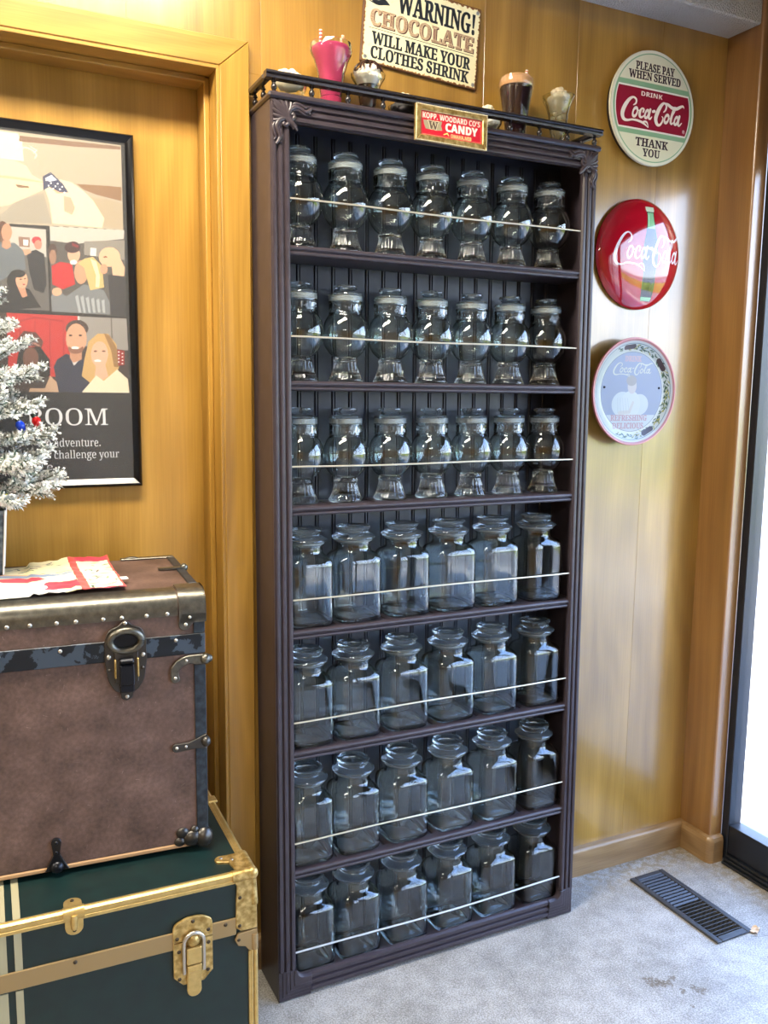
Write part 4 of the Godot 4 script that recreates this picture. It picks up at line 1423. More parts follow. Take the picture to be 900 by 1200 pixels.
func script_word(cv: Canvas, x0: float, y0: float, x1: float, y1: float, c: Color, fat := 1.0) -> void:
	# the flowing two-word script: strokes in a frame 3.1 wide and 1.1 high
	var oval := func(cx: float, cy: float, rx: float, ry: float) -> Array:
		var o := []
		for i in 15:
			var a := TAU * i / 14.0 + 0.9
			o.append(Vector2(cx + rx * cos(a) + 0.28 * ry * sin(a), cy + ry * sin(a)))
		return o
	var strokes := [
		[[Vector2(0.60, 0.70), Vector2(0.72, 0.79), Vector2(0.73, 0.93), Vector2(0.58, 1.0), Vector2(0.38, 0.88), Vector2(0.18, 0.60), Vector2(0.08, 0.32), Vector2(0.14, 0.12), Vector2(0.32, 0.07), Vector2(0.60, 0.13), Vector2(0.90, 0.12), Vector2(1.15, 0.06), Vector2(1.40, -0.08)], [0.015, 0.03, 0.035, 0.03, 0.05, 0.066, 0.068, 0.055, 0.038, 0.03, 0.035, 0.034, 0.008]],
		[[Vector2(1.08, 0.09), Vector2(1.22, 0.14), Vector2(1.33, 0.10), Vector2(1.40, -0.07)], [0.02, 0.028, 0.025, 0.008]],
		[oval.call(0.70, 0.44, 0.105, 0.17), [0.03, 0.045]],
		[[Vector2(0.80, 0.58), Vector2(0.88, 0.52), Vector2(0.96, 0.55)], [0.02, 0.018, 0.02]],
		[[Vector2(1.10, 0.50), Vector2(1.13, 0.60), Vector2(1.03, 0.62), Vector2(0.94, 0.48), Vector2(0.94, 0.32), Vector2(1.04, 0.28), Vector2(1.17, 0.38)], [0.03, 0.035, 0.026, 0.045, 0.046, 0.03, 0.015]],
		[oval.call(1.29, 0.44, 0.085, 0.155), [0.03, 0.042]],
		[[Vector2(1.46, 0.64), Vector2(1.40, 0.44), Vector2(1.40, 0.31), Vector2(1.47, 0.28), Vector2(1.56, 0.38)], [0.04, 0.045, 0.04, 0.03, 0.012]],
		[[Vector2(1.59, 0.58), Vector2(1.64, 0.60), Vector2(1.69, 0.61)], [0.038, 0.042, 0.038]],
		[[Vector2(2.14, 0.64), Vector2(2.24, 0.74), Vector2(2.28, 0.90), Vector2(2.18, 1.0), Vector2(2.04, 0.92), Vector2(1.88, 0.68), Vector2(1.76, 0.36), Vector2(1.82, 0.14), Vector2(1.96, 0.10), Vector2(2.09, 0.24), Vector2(2.13, 0.40), Vector2(2.06, 0.46)], [0.014, 0.03, 0.035, 0.03, 0.05, 0.066, 0.068, 0.055, 0.036, 0.03, 0.024, 0.012]],
		[[Vector2(2.16, 1.0), Vector2(2.36, 0.97), Vector2(2.58, 0.88), Vector2(2.82, 0.88), Vector2(3.02, 0.98), Vector2(3.16, 1.03), Vector2(3.22, 0.96)], [0.022, 0.045, 0.05, 0.05, 0.042, 0.03, 0.014]],
		[oval.call(2.32, 0.40, 0.10, 0.16), [0.03, 0.045]],
		[[Vector2(2.44, 0.40), Vector2(2.58, 0.52), Vector2(2.72, 0.74), Vector2(2.76, 0.90), Vector2(2.69, 0.88), Vector2(2.59, 0.58), Vector2(2.54, 0.32), Vector2(2.60, 0.24), Vector2(2.70, 0.32)], [0.014, 0.016, 0.02, 0.024, 0.03, 0.046, 0.045, 0.03, 0.014]],
		[oval.call(2.83, 0.40, 0.085, 0.155), [0.03, 0.042]],
		[[Vector2(3.00, 0.60), Vector2(2.94, 0.40), Vector2(2.94, 0.27), Vector2(3.01, 0.23), Vector2(3.14, 0.36)], [0.04, 0.045, 0.04, 0.03, 0.012]],
	]
	var k := (x1 - x0) / 3.26
	for st in strokes:
		var pts := []
		for p in smooth(st[0], 8):
			pts.append(Vector2(x0 + p.x * k, lerpf(y1, y0, (p.y + 0.08) / 1.12)))
		var rad := []
		if st[1].size() == 2:
			for i in pts.size():
				rad.append(k * fat * lerpf(st[1][0], st[1][1], 0.5 + 0.5 * sin(i * TAU / pts.size() * 2.0 + 0.4)))
		else:
			for r in smooth(st[1], 8):
				rad.append(maxf(0.6, r * k * fat))
		cv.stroke(pts, rad, c)


func round_face(s: SurfaceTool, r: float, height: Callable, rings := 10, seg := 64) -> void:
	# printed disc facing +z, bulging as height(share of the radius) says
	s.set_smooth_group(1)
	for i in rings:
		var a := float(i) / rings
		var b := float(i + 1) / rings
		for j in seg:
			var t0 := TAU * j / seg
			var t1 := TAU * (j + 1) / seg
			var q := [[a, t0], [b, t0], [b, t1], [a, t1]]
			for m in [[0, 2, 1], [0, 3, 2]]:
				if i == 0 and m == [0, 3, 2]:
					continue
				for x in m:
					var e: float = q[x][0]
					var dir := Vector2(cos(q[x][1]), sin(q[x][1])) * e
					s.set_uv(Vector2(0.5 + 0.5 * dir.x, 0.5 - 0.5 * dir.y))
					s.add_vertex(Vector3(dir.x * r, dir.y * r, height.call(e)))


func signs() -> void:
	var towards := Transform3D(Basis(Vector3.RIGHT, PI / 2), Vector3.ZERO)
	# --- round sign: please pay
	var n := 900
	var cv := Canvas.new(n, n, c8(226, 224, 200))
	var cream := c8(222, 220, 190)
	var leaf := c8(138, 178, 138)
	var mid := n / 2.0
	cv.ell(mid, mid, mid * 0.955, mid * 0.955, leaf)
	cv.ell(mid, mid, mid * 0.935, mid * 0.935, cream)
	for y in n:
		var v := float(y) / n
		var half := sqrt(maxf(0.0, pow(mid * 0.935, 2.0) - pow(y - mid, 2.0)))
		if (v > 0.285 and v < 0.330) or (v > 0.708 and v < 0.750):
			cv.row(y, mid - half, mid + half, leaf)
		elif v >= 0.330 and v <= 0.708:
			cv.row(y, mid - half, mid + half, leaf)
			cv.row(y, mid - half + 10, mid + half - 10, c8(236, 230, 214))
			if v > 0.345 and v < 0.693:
				cv.row(y, mid - half + 20, mid + half - 20, c8(146, 26, 50))
	var ink := c8(44, 22, 34)
	cv.text("PLEASE PAY", SERIF, 700, 0.27 * n, 0.115 * n, 0.735 * n, 0.185 * n, ink, 1.5)
	cv.text("WHEN SERVED", SERIF, 700, 0.19 * n, 0.195 * n, 0.815 * n, 0.265 * n, ink, 1.5)
	cv.text("DRINK", SANS, 700, 0.345 * n, 0.368 * n, 0.60 * n, 0.408 * n, c8(232, 222, 206))
	script_word(cv, 0.115 * n, 0.425 * n, 0.885 * n, 0.675 * n, c8(236, 228, 208), 1.3)
	cv.ell(0.885 * n, 0.655 * n, 15, 15, c8(220, 206, 196))
	cv.ell(0.885 * n, 0.655 * n, 12, 12, c8(146, 26, 50))
	cv.text("R", SANS, 700, 0.877 * n, 0.645 * n, 0.894 * n, 0.665 * n, c8(220, 206, 196))
	cv.text("THANK", SERIF, 700, 0.305 * n, 0.775 * n, 0.70 * n, 0.845 * n, ink, 1.5)
	cv.text("YOU", SERIF, 700, 0.395 * n, 0.862 * n, 0.605 * n, 0.93 * n, ink, 1.5)
	var t := thing("round_sign", "round cream, green and dark red sign reading PLEASE PAY WHEN SERVED, hung highest", "sign", Transform3D(I.basis, Vector3(1.820, 2.303, -0.0118)))
	var s := S()
	lathe(s, [[0.0, 0.0], [0.118, 0.0], [0.146, 0.010], [0.151, 0.028]], 64, towards)
	obj("back", s, M.sign_edge, t)
	s = S()
	lathe(s, [[0.151, 0.026], [0.1545, 0.028], [0.1552, 0.032], [0.1540, 0.0355], [0.1500, 0.0355]], 64, towards)
	obj("rim", s, plain(c8(216, 216, 196), 0.35), t)
	s = S()
	round_face(s, 0.1525, func(e: float) -> float: return 0.0362 + 0.002 * (1.0 - e * e))
	obj("printed_face", s, printed(cv.im, 0.32), t)
	s = S()
	ball(s, Vector3(0, 0.157, 0.012), Vector3(0.004, 0.006, 0.006))
	obj("hanger", s, M.screw, t)
	# --- domed red sign with a bottle
	cv = Canvas.new(n, n, c8(172, 14, 34))
	var glass_green := c8(142, 196, 150)
	var prof := [[0.070, 0.052], [0.088, 0.052], [0.105, 0.052], [0.112, 0.045], [0.155, 0.042], [0.20, 0.046], [0.26, 0.052], [0.32, 0.064], [0.40, 0.082], [0.48, 0.092], [0.56, 0.092], [0.63, 0.080], [0.68, 0.074], [0.76, 0.078], [0.84, 0.074], [0.90, 0.068], [0.925, 0.060]]
	var outline := func(y0: float, y1: float, k: float) -> PackedVector2Array:
		var a := PackedVector2Array()
		var b := PackedVector2Array()
		for i in 60:
			var v := lerpf(y0, y1, i / 59.0)
			var hw := 0.06
			for j in prof.size() - 1:
				if v >= prof[j][0] and v <= prof[j + 1][0]:
					hw = lerpf(prof[j][1], prof[j + 1][1], (v - prof[j][0]) / (prof[j + 1][0] - prof[j][0]))
			a.append(Vector2((0.565 - hw * k) * n, v * n))
			b.append(Vector2((0.565 + hw * k) * n, v * n))
		b.reverse()
		return a + b
	cv.poly(outline.call(0.072, 0.925, 1.0), c8(30, 74, 58))
	cv.poly(outline.call(0.072, 0.118, 1.0), c8(206, 222, 196))
	cv.poly(outline.call(0.125, 0.27, 0.86), glass_green)
	cv.poly(outline.call(0.27, 0.885, 0.90), c8(26, 22, 30))
	cv.poly(outline.call(0.888, 0.922, 0.94), glass_green)
	for x in [-0.035, 0.02, 0.05]:
		cv.stroke([Vector2((0.565 + x) * n, 0.42 * n), Vector2((0.565 + x * 1.15) * n, 0.52 * n), Vector2((0.565 + x * 0.8) * n, 0.68 * n), Vector2((0.565 + x * 0.8) * n, 0.86 * n)], [2.0, 5.0, 4.0, 2.0], c8(48, 44, 54))
	cv.stroke([Vector2(0.54 * n, 0.15 * n), Vector2(0.535 * n, 0.25 * n)], [6, 4], c8(196, 232, 196))
	script_word(cv, 0.14 * n, 0.31 * n, 0.99 * n, 0.66 * n, c8(240, 236, 240), 0.85)
	t = thing("domed_sign", "glossy red domed button sign with a dark bottle and white script", "sign", Transform3D(I.basis, Vector3(1.815, 1.905, -0.0118)))
	s = S()
	lathe(s, [[0.0, 0.0], [0.146, 0.0], [0.154, 0.003], [0.1565, 0.007], [0.1562, 0.010]], 72, towards)
	obj("rim", s, plain(c8(120, 10, 28), 0.2), t)
	s = S()
	round_face(s, 0.1562, func(e: float) -> float: return 0.010 + 0.030 * pow(maxf(0.0, 1.0 - pow(e, 2.6)), 0.62), 24, 72)
	var gm := printed(cv.im, 0.06)
	gm.clearcoat_enabled = true
	gm.clearcoat = 1.0
	gm.clearcoat_roughness = 0.03
	obj("printed_face", s, gm, t)
	# --- round tray
	cv = Canvas.new(n, n, c8(214, 222, 220))
	cv.ell(mid, mid, mid * 0.99, mid * 0.99, c8(208, 130, 130))
	cv.ell(mid, mid, mid * 0.955, mid * 0.955, c8(226, 230, 226))
	cv.ell(mid, mid, mid * 0.915, mid * 0.915, c8(120, 150, 160))
	cv.ell(mid, mid, mid * 0.903, mid * 0.903, c8(224, 230, 222))
	var rng := RandomNumberGenerator.new()
	rng.seed = 5
	for i in 190:
		var a := deg_to_rad(lerpf(-118.0, 112.0, rng.randf()))
		var rr := mid * rng.randf_range(0.80, 0.885)
		var p := Vector2(mid + rr * cos(a), mid + rr * sin(a))
		var q := p + Vector2.from_angle(a + PI / 2 + rng.randf_range(-0.7, 0.7)) * rng.randf_range(18, 40)
		cv.stroke([p, (p + q) / 2, q], [2.0, 5.0, 1.0], [c8(52, 84, 62), c8(86, 118, 70), c8(190, 182, 92), c8(60, 96, 70)][i % 4])
	for a in [-98.0, -38.0, 62.0]:
		var p := Vector2(mid, mid) + Vector2.from_angle(deg_to_rad(a)) * mid * 0.845
		var dv := Vector2.from_angle(deg_to_rad(a + 90.0)) * 46
		cv.stroke([p - dv, p + dv], [20, 20], c8(78, 58, 56))
	cv.ell(mid, mid, mid * 0.755, mid * 0.755, c8(110, 120, 140))
	cv.ell(mid, mid, mid * 0.745, mid * 0.745, c8(150, 164, 198))
	# pale generic seated figure in a blouse
	var pale := c8(212, 222, 228)
	for y in range(int(0.72 * n), int(0.88 * n)):
		var half := sqrt(maxf(0.0, pow(mid * 0.745, 2.0) - pow(y - mid, 2.0)))
		cv.row(y, mid - half, mid + half, c8(206, 216, 226))
	cv.ell(0.39 * n, 0.62 * n, 0.13 * n, 0.12 * n, pale)
	cv.ell(0.60 * n, 0.62 * n, 0.11 * n, 0.10 * n, pale)
	cv.ell(0.49 * n, 0.62 * n, 0.12 * n, 0.13 * n, c8(220, 228, 232))
	cv.ell(0.50 * n, 0.445 * n, 0.055 * n, 0.075 * n, c8(214, 206, 206))
	cv.ell(0.49 * n, 0.395 * n, 0.062 * n, 0.05 * n, c8(168, 164, 168))
	cv.stroke([Vector2(0.36 * n, 0.70 * n), Vector2(0.48 * n, 0.69 * n), Vector2(0.52 * n, 0.60 * n)], [16, 15, 12], c8(216, 210, 208))
	for k in 5:
		cv.stroke([Vector2((0.33 + 0.03 * k) * n, 0.56 * n), Vector2((0.34 + 0.035 * k) * n, 0.70 * n)], [1.5, 1.5], c8(176, 190, 204))
	cv.text("DRINK", SERIF, 700, 0.40 * n, 0.165 * n, 0.60 * n, 0.215 * n, c8(206, 170, 180), 1.5)
	script_word(cv, 0.255 * n, 0.225 * n, 0.75 * n, 0.36 * n, c8(222, 226, 210), 0.75)
	cv.text("REFRESHING", SERIF, 700, 0.255 * n, 0.72 * n, 0.70 * n, 0.775 * n, c8(196, 146, 162), 1.0)
	cv.text("DELICIOUS", SERIF, 700, 0.28 * n, 0.795 * n, 0.66 * n, 0.85 * n, c8(196, 146, 162), 1.0)
	t = thing("round_tray", "round tin tray with pale blue picture and leafy border, hung lowest of the three", "tray", Transform3D(Basis(Vector3.RIGHT, 0.0), Vector3(1.794, 1.509, -0.0118)))
	s = S()
	lathe(s, [[0.0, 0.012], [0.112, 0.012], [0.120, 0.018], [0.150, 0.040], [0.156, 0.044]], 64, towards)
	obj("back", s, M.sign_edge, t)
	s = S()
	lathe(s, [[0.1545, 0.0432], [0.1568, 0.044], [0.1572, 0.047], [0.1560, 0.050], [0.1535, 0.0500]], 64, towards)
	obj("rim", s, plain(c8(200, 120, 122), 0.35), t)
	s = S()
	round_face(s, 0.1545, func(e: float) -> float: return 0.0498 - 0.014 * clampf((0.985 - e) / 0.20, 0.0, 1.0), 30, 64)
	obj("printed_face", s, printed(cv.im, 0.28, 0.74), t)
	s = S()
	for y in [-0.09, 0.09]:
		bx(s, Vector3(0, y, 0.006), Vector3(0.03, 0.012, 0.0122), 0.001)
	obj("wall_mount", s, M.sign_edge, t)
	for x in [-0.104, 0.104]:
		s = S()
		ball(s, Vector3(x, 0.012, 0.0365), Vector3(0.0035, 0.0035, 0.003))
		obj("screw", s, M.iron, t)
	warning_sign()


func warning_sign() -> void:
	var w := 1040
	var h := 624
	var cv := Canvas.new(w, h, c8(112, 74, 44))
	var nz := noise(0.03, 71, 4)
	var cream := c8(238, 232, 190)
	for y in h:
		for x in w:
			var e := minf(minf(x, w - x), minf(y, h - y)) + nz.get_noise_2d(x, y) * 16.0
			if e > 12.0:
				cv.im.set_pixel(x, y, cream if nz.get_noise_2d(x * 0.3 + 900.0, y * 0.3) < 0.4 else c8(232, 224, 178))
			elif e > 8.0:
				cv.im.set_pixel(x, y, c8(176, 134, 80))
	var ink := c8(30, 36, 44)
	cv.text("WARNING!", SERIF, 700, 285, 52, 990, 206, ink, 3.5)
	for k in 3:
		cv.stroke(smooth([Vector2(40, 150 + 14 * k), Vector2(110, 168 + 10 * k), Vector2(170, 150 + 12 * k), Vector2(215, 172)], 6), smooth([3.0, 8.0, 9.0, 2.0], 6), ink)
	# two-tone shaded capitals
	cv.text("CHOCOLATE", SERIF, 700, 66, 232, 996, 352, c8(92, 62, 54), 5.0)
	cv.text("CHOCOLATE", SERIF, 700, 58, 226, 988, 346, c8(206, 184, 148), 3.0)
	cv.text("CHOCOLATE", SERIF, 700, 58, 226, 988, 346, c8(146, 112, 92), -1.0)
	cv.rect(48, 368, 1000, 372, ink)
	cv.text("WILL MAKE YOUR", SERIF, 700, 80, 392, 972, 484, ink, 2.5)
	cv.text("CLOTHES SHRINK", SERIF, 700, 78, 500, 966, 590, ink, 2.5)
	var t := thing("tin_sign", "cream tin sign with rusty edges warning that chocolate shrinks clothes", "sign", Transform3D(Basis(Vector3(0, 0, 1), deg_to_rad(-3.4)), Vector3(1.090, 2.380, -0.0118)))
	var s := S()
	bx(s, Vector3(0, 0, 0.004), Vector3(0.328, 0.198, 0.008), 0.0015)
	obj("plate", s, plain(c8(92, 62, 40), 0.6), t)
	s = S()
	sheet(s, Vector3(-0.162, -0.097, 0.0084), Vector3(0.162, -0.097, 0.0084), Vector3(0.162, 0.097, 0.0084), Vector3(-0.162, 0.097, 0.0084))
	obj("printed_face", s, printed(cv.im, 0.4), t)
	for x in [-0.153, 0.153]:
		for y in [-0.087, 0.087]:
			s = S()
			lathe(s, [[0.005, 0.008], [0.0045, 0.0098], [0.0, 0.0108]], 14, Transform3D(Basis(Vector3.RIGHT, PI / 2), Vector3(x, y, 0)))
			obj("screw", s, M.screw, t)


func plaque() -> void:
	var w := 720
	var h := 250
	var red := c8(186, 30, 48)
	var cv := Canvas.new(w, h, red)
	var rng := RandomNumberGenerator.new()
	rng.seed = 12
	for i in 50:
		cv.ell(rng.randf() * w, rng.randf() * h, 3, 2, c8(206, 120, 110))
	cv.text("KOPP. WOODARD CO'S", SANS, 700, 24, 16, 696, 74, c8(238, 206, 190), 0.5)
	cv.poly(PackedVector2Array([Vector2(30, 92), Vector2(250, 84), Vector2(236, 130), Vector2(252, 176), Vector2(180, 186), Vector2(60, 182), Vector2(40, 140)]), c8(150, 140, 112))
	cv.text("W", SERIF, 700, 84, 92, 206, 178, c8(196, 186, 152), 6.0)
	cv.text("W", SERIF, 700, 90, 96, 202, 176, c8(92, 76, 66), 2.0)
	cv.text("CANDY", SANS, 700, 290, 92, 666, 176, c8(246, 226, 206), 3.0)
	cv.stroke([Vector2(270, 214), Vector2(310, 196), Vector2(330, 222)], [5, 7, 4], c8(236, 200, 120))
	cv.text("OMAHA.NEB", SANS, 700, 352, 196, 596, 234, c8(232, 190, 130), 0.5)
	cv.stroke([Vector2(12, 12), Vector2(708, 12), Vector2(708, 238), Vector2(12, 238), Vector2(12, 12)], [1.5, 1.5, 1.5, 1.5, 1.5], c8(226, 170, 130))
	var t := thing("framed_plaque", "small red candy plaque in a beaded gold frame on the bookcase front", "plaque", cab * Transform3D(Basis(Vector3(0, 0, 1), deg_to_rad(-0.6)), Vector3(0.4455, 2.121, 0.1502)))
	var a := 0.0975
	var b := 0.0405
	var f := 0.0135
	var s := S()
	for k in [-1, 1]:
		var q := [Vector2(-a, b * k), Vector2(a, b * k), Vector2(a - f, (b - f) * k), Vector2(-a + f, (b - f) * k)]
		prism(s, q, 0.0, 0.010, I, 0.002)
		q = [Vector2(a * k, -b), Vector2(a * k, b), Vector2((a - f) * k, b - f), Vector2((a - f) * k, -b + f)]
		prism(s, q, 0.0, 0.010, I, 0.002)
	obj("frame", s, M.old_gold, t)
	s = S()
	var step := 0.0041
	for i in 48:
		for k in [-1, 1]:
			ball(s, Vector3(-a + 0.001 + i * step, k * (b - 0.001), 0.0088), Vector3(0.0019, 0.0019, 0.0019), 6, 4)
	for i in 19:
		for k in [-1, 1]:
			ball(s, Vector3(k * (a - 0.001), -b + 0.003 + i * step, 0.0088), Vector3(0.0019, 0.0019, 0.0019), 6, 4)
	obj("bead_trim", s, plain(c8(214, 204, 170), 0.4, 0.3), t)
	s = S()
	bx(s, Vector3(0, 0, 0.003), Vector3(2 * (a - f) + 0.004, 2 * (b - f) + 0.004, 0.005))
	obj("backing", s, M.sign_edge, t)
	s = S()
	sheet(s, Vector3(-a + f, -b + f, 0.0058), Vector3(a - f, -b + f, 0.0058), Vector3(a - f, b - f, 0.0058), Vector3(-a + f, b - f, 0.0058))
	obj("printed_face", s, printed(cv.im, 0.3), t)


# ------------------------------------------------------------------ sundaes and drinks on top of the bookcase
func fluffy(s: SurfaceTool, c: Vector3, r: Vector3, seed_: int, bumps := 14, size := 0.42) -> void:
	# a heap of whipped lumps
	var rng := RandomNumberGenerator.new()
	rng.seed = seed_
	ball(s, c, r * 0.85, 14, 8)
	for i in bumps:
		var a := TAU * i * 0.618
		var v := rng.randf_range(-0.2, 1.0)
		var h := sqrt(maxf(0.0, 1.0 - v * v))
		var p := c + Vector3(cos(a) * h * r.x, v * r.y, sin(a) * h * r.z) * 0.72
		var q := r * size * rng.randf_range(0.75, 1.2)
		ball(s, p, Vector3(q.x, minf(q.x, q.y * 1.3), q.x), 10, 6)


func straw(parent: Node, a: Vector3, b: Vector3, m1: Color, m2: Color) -> void:
	# paper straw with slanted stripes, made of alternating rings
	var s := S()
	tube(s, [a, b], 0.0034, 12)
	var st := obj("straw", s, plain(m1, 0.5), parent)
	s = S()
	var n := 9
	for i in n:
		var p := a.lerp(b, (i + 0.2) / n)
		var q := a.lerp(b, (i + 0.65) / n)
		tube(s, [p, q], 0.0036, 12)
	obj("straw_stripe", s, plain(m2, 0.5), st)


func goblet(t: Node3D, prof: Array, wall: float, flutes := 0, amp := 0.0, m: Material = null) -> void:
	# a glass from its outer profile, hollow above its third point
	var p := []
	for q in prof:
		p.append([q[0], q[1], 2.0, amp if q.size() < 3 else 0.0])
	var inner := []
	for i in range(prof.size() - 1, 3, -1):
		inner.append([maxf(0.002, prof[i][0] - wall), prof[i][1] if i == prof.size() - 1 else prof[i][1] + 0.001])
	inner.append([0.0, prof[3][1] + wall])
	var s := S()
	lathe(s, p + inner, 48, I, flutes)
	obj("glass", s, m if m else M.glass, t)


func treats() -> void:
	var y := 2.1392
	var at := func(x: float, z := 0.075) -> Transform3D:
		return cab * Transform3D(I.basis, Vector3(x, y, z))
	var cream := plain(c8(228, 214, 188), 0.7)
	var choco := plain(c8(52, 30, 26), 0.25)
	var set_ := "imitation treats on the bookcase"
	# low dish of ice cream in the corner
	var t: Node3D = thing("ice_cream_dish", "low glass dish heaped with pale ice cream behind the corner spindles", "dessert", at.call(0.068), set_)
	goblet(t, [[0.0, 0.0], [0.022, 0.0], [0.023, 0.004], [0.016, 0.008], [0.030, 0.018], [0.038, 0.032], [0.041, 0.046]], 0.0025, 14, 0.0008)
	var s := S()
	fluffy(s, Vector3(0, 0.048, 0), Vector3(0.036, 0.026, 0.036), 3, 24, 0.3)
	obj("ice_cream", s, cream, t)
	# pink milkshake
	t = thing("pink_milkshake", "tall fluted glass of bright pink milkshake with two striped straws", "drink", at.call(0.170), set_)
	goblet(t, [[0.0, 0.0], [0.027, 0.0], [0.028, 0.004], [0.022, 0.012], [0.0255, 0.030], [0.0290, 0.060], [0.0325, 0.085], [0.0395, 0.108], [0.0475, 0.125], [0.0490, 0.135], [0.0475, 0.146]], 0.0025, 12, 0.0012)
	s = S()
	lathe(s, [[0.0, 0.017], [0.019, 0.017], [0.0218, 0.030], [0.0252, 0.060], [0.0288, 0.085], [0.0356, 0.108], [0.0434, 0.125], [0.0446, 0.134], [0.040, 0.140], [0.020, 0.143], [0.0, 0.144]], 40)
	obj("milkshake", s, plain(c8(226, 78, 128), 0.8, 0.0, 0.2), t)
	straw(t, Vector3(-0.024, 0.100, 0.0), Vector3(-0.027, 0.173, 0.004), c8(238, 224, 204), c8(206, 46, 46))
	straw(t, Vector3(0.024, 0.100, 0.0), Vector3(0.028, 0.170, 0.004), c8(238, 214, 180), c8(220, 150, 120))
	# chocolate sundae in a tulip glass
	t = thing("chocolate_sundae", "tulip glass sundae with whipped cream swirled with chocolate", "dessert", at.call(0.264), set_)
	goblet(t, [[0.0, 0.0], [0.024, 0.0], [0.025, 0.003], [0.010, 0.009], [0.018, 0.022], [0.023, 0.050], [0.030, 0.072], [0.040, 0.088], [0.041, 0.096]], 0.002, 10, 0.001)
	s = S()
	lathe(s, [[0.0, 0.014], [0.012, 0.016], [0.018, 0.030], [0.0205, 0.050], [0.026, 0.070], [0.0, 0.074]], 28)
	obj("syrup", s, choco, t)
	s = S()
	fluffy(s, Vector3(0, 0.090, 0), Vector3(0.035, 0.034, 0.035), 8, 34, 0.22)
	var top := obj("whipped_cream", s, plain(c8(236, 222, 208), 0.7), t)
	s = S()
	for i in 7:
		var arcp := []
		for k in 9:
			var e := lerpf(-1.25, 1.25, k / 8.0)
			arcp.append(Vector3(0, 0.091, 0) + (Vector3(sin(e), cos(e), 0.12 * sin(i * 1.7 + k)).normalized() * (0.0355 + 0.001 * sin(k * 2.0 + i))).rotated(Vector3.UP, PI * i / 7.0))
		tube(s, arcp, 0.0022, 6)
	obj("chocolate_drizzle", s, choco, top)
	# low sundaes
	var low := [[0.358, "low glass dish with dark scoop and white topping beside the tulip sundae", 1.0, c8(46, 40, 44)], [0.507, "low pale sundae dish almost hidden behind the red plaque", 0.94, c8(222, 206, 178)], [0.596, "low sundae dish with speckled whipped top beside the gold plaque frame", 1.12, c8(226, 214, 196)]]
	for e in low:
		t = thing("sundae_dish", e[1], "dessert", at.call(e[0]), set_)
		goblet(t, [[0.0, 0.0], [0.020, 0.0], [0.021, 0.003], [0.014, 0.007], [0.028, 0.016], [0.036, 0.028], [0.038, 0.036]], 0.0022, 12, 0.0008)
		s = S()
		fluffy(s, Vector3(0, 0.030, 0), Vector3(0.030, 0.017 * e[2], 0.030), 20 + int(e[0] * 100))
		obj("scoop", s, plain(e[3], 0.6), t)
		s = S()
		fluffy(s, Vector3(0, 0.056 * e[2], 0), Vector3(0.020, 0.014, 0.020), 40 + int(e[0] * 100), 22, 0.3)
		obj("whipped_top", s, cream, t)
	# cola float
	t = thing("cola_float", "flared glass of dark cola with tan foam and one striped straw", "drink", at.call(0.681), set_)
	goblet(t, [[0.0, 0.0], [0.0265, 0.0], [0.0275, 0.004], [0.0280, 0.012], [0.0330, 0.050], [0.0390, 0.090], [0.0440, 0.120], [0.0455, 0.132], [0.0475, 0.134], [0.0475, 0.140], [0.0455, 0.1415], [0.0460, 0.152]], 0.003, 0, 0.0, M.thin_glass)
	s = S()
	lathe(s, [[0.0, 0.016], [0.0245, 0.016], [0.0297, 0.050], [0.0356, 0.090], [0.0405, 0.120], [0.0415, 0.130], [0.0, 0.132]], 40)
	obj("cola", s, plain(c8(26, 12, 20), 0.15), t)
	s = S()
	lathe(s, [[0.0, 0.1325], [0.0415, 0.1325], [0.0420, 0.150], [0.034, 0.158], [0.018, 0.1625], [0.0, 0.163]], 32)
	obj("foam", s, plain(c8(196, 150, 104), 0.7), t)
	straw(t, Vector3(0.020, 0.120, 0.0), Vector3(0.032, 0.180, 0.0), c8(238, 224, 210), c8(206, 110, 90))
	# clear tulip glass
	t = thing("clear_sundae_glass", "clear glass tulip sundae with glassy peaked topping", "dessert", at.call(0.815), set_)
	goblet(t, [[0.0, 0.0], [0.026, 0.0], [0.0265, 0.003], [0.010, 0.008], [0.009, 0.016], [0.018, 0.026], [0.024, 0.050], [0.027, 0.085], [0.034, 0.108], [0.043, 0.124], [0.044, 0.130]], 0.0025, 10, 0.0018)
	s = S()
	fluffy(s, Vector3(0, 0.118, 0), Vector3(0.031, 0.040, 0.031), 77, 26, 0.26)
	var gel := plain(Color(0.98, 0.93, 0.82, 0.4), 0.3)
	gel.transparency = BaseMaterial3D.TRANSPARENCY_ALPHA
	obj("peaked_topping", s, gel, t)
	s = S()
	for i in 14:
		var a := i * 2.4
		ball(s, Vector3(cos(a) * 0.014, 0.05 + 0.004 * i, sin(a) * 0.014), Vector3(0.008, 0.007, 0.008), 8, 5)
	obj("ice", s, gel, t)


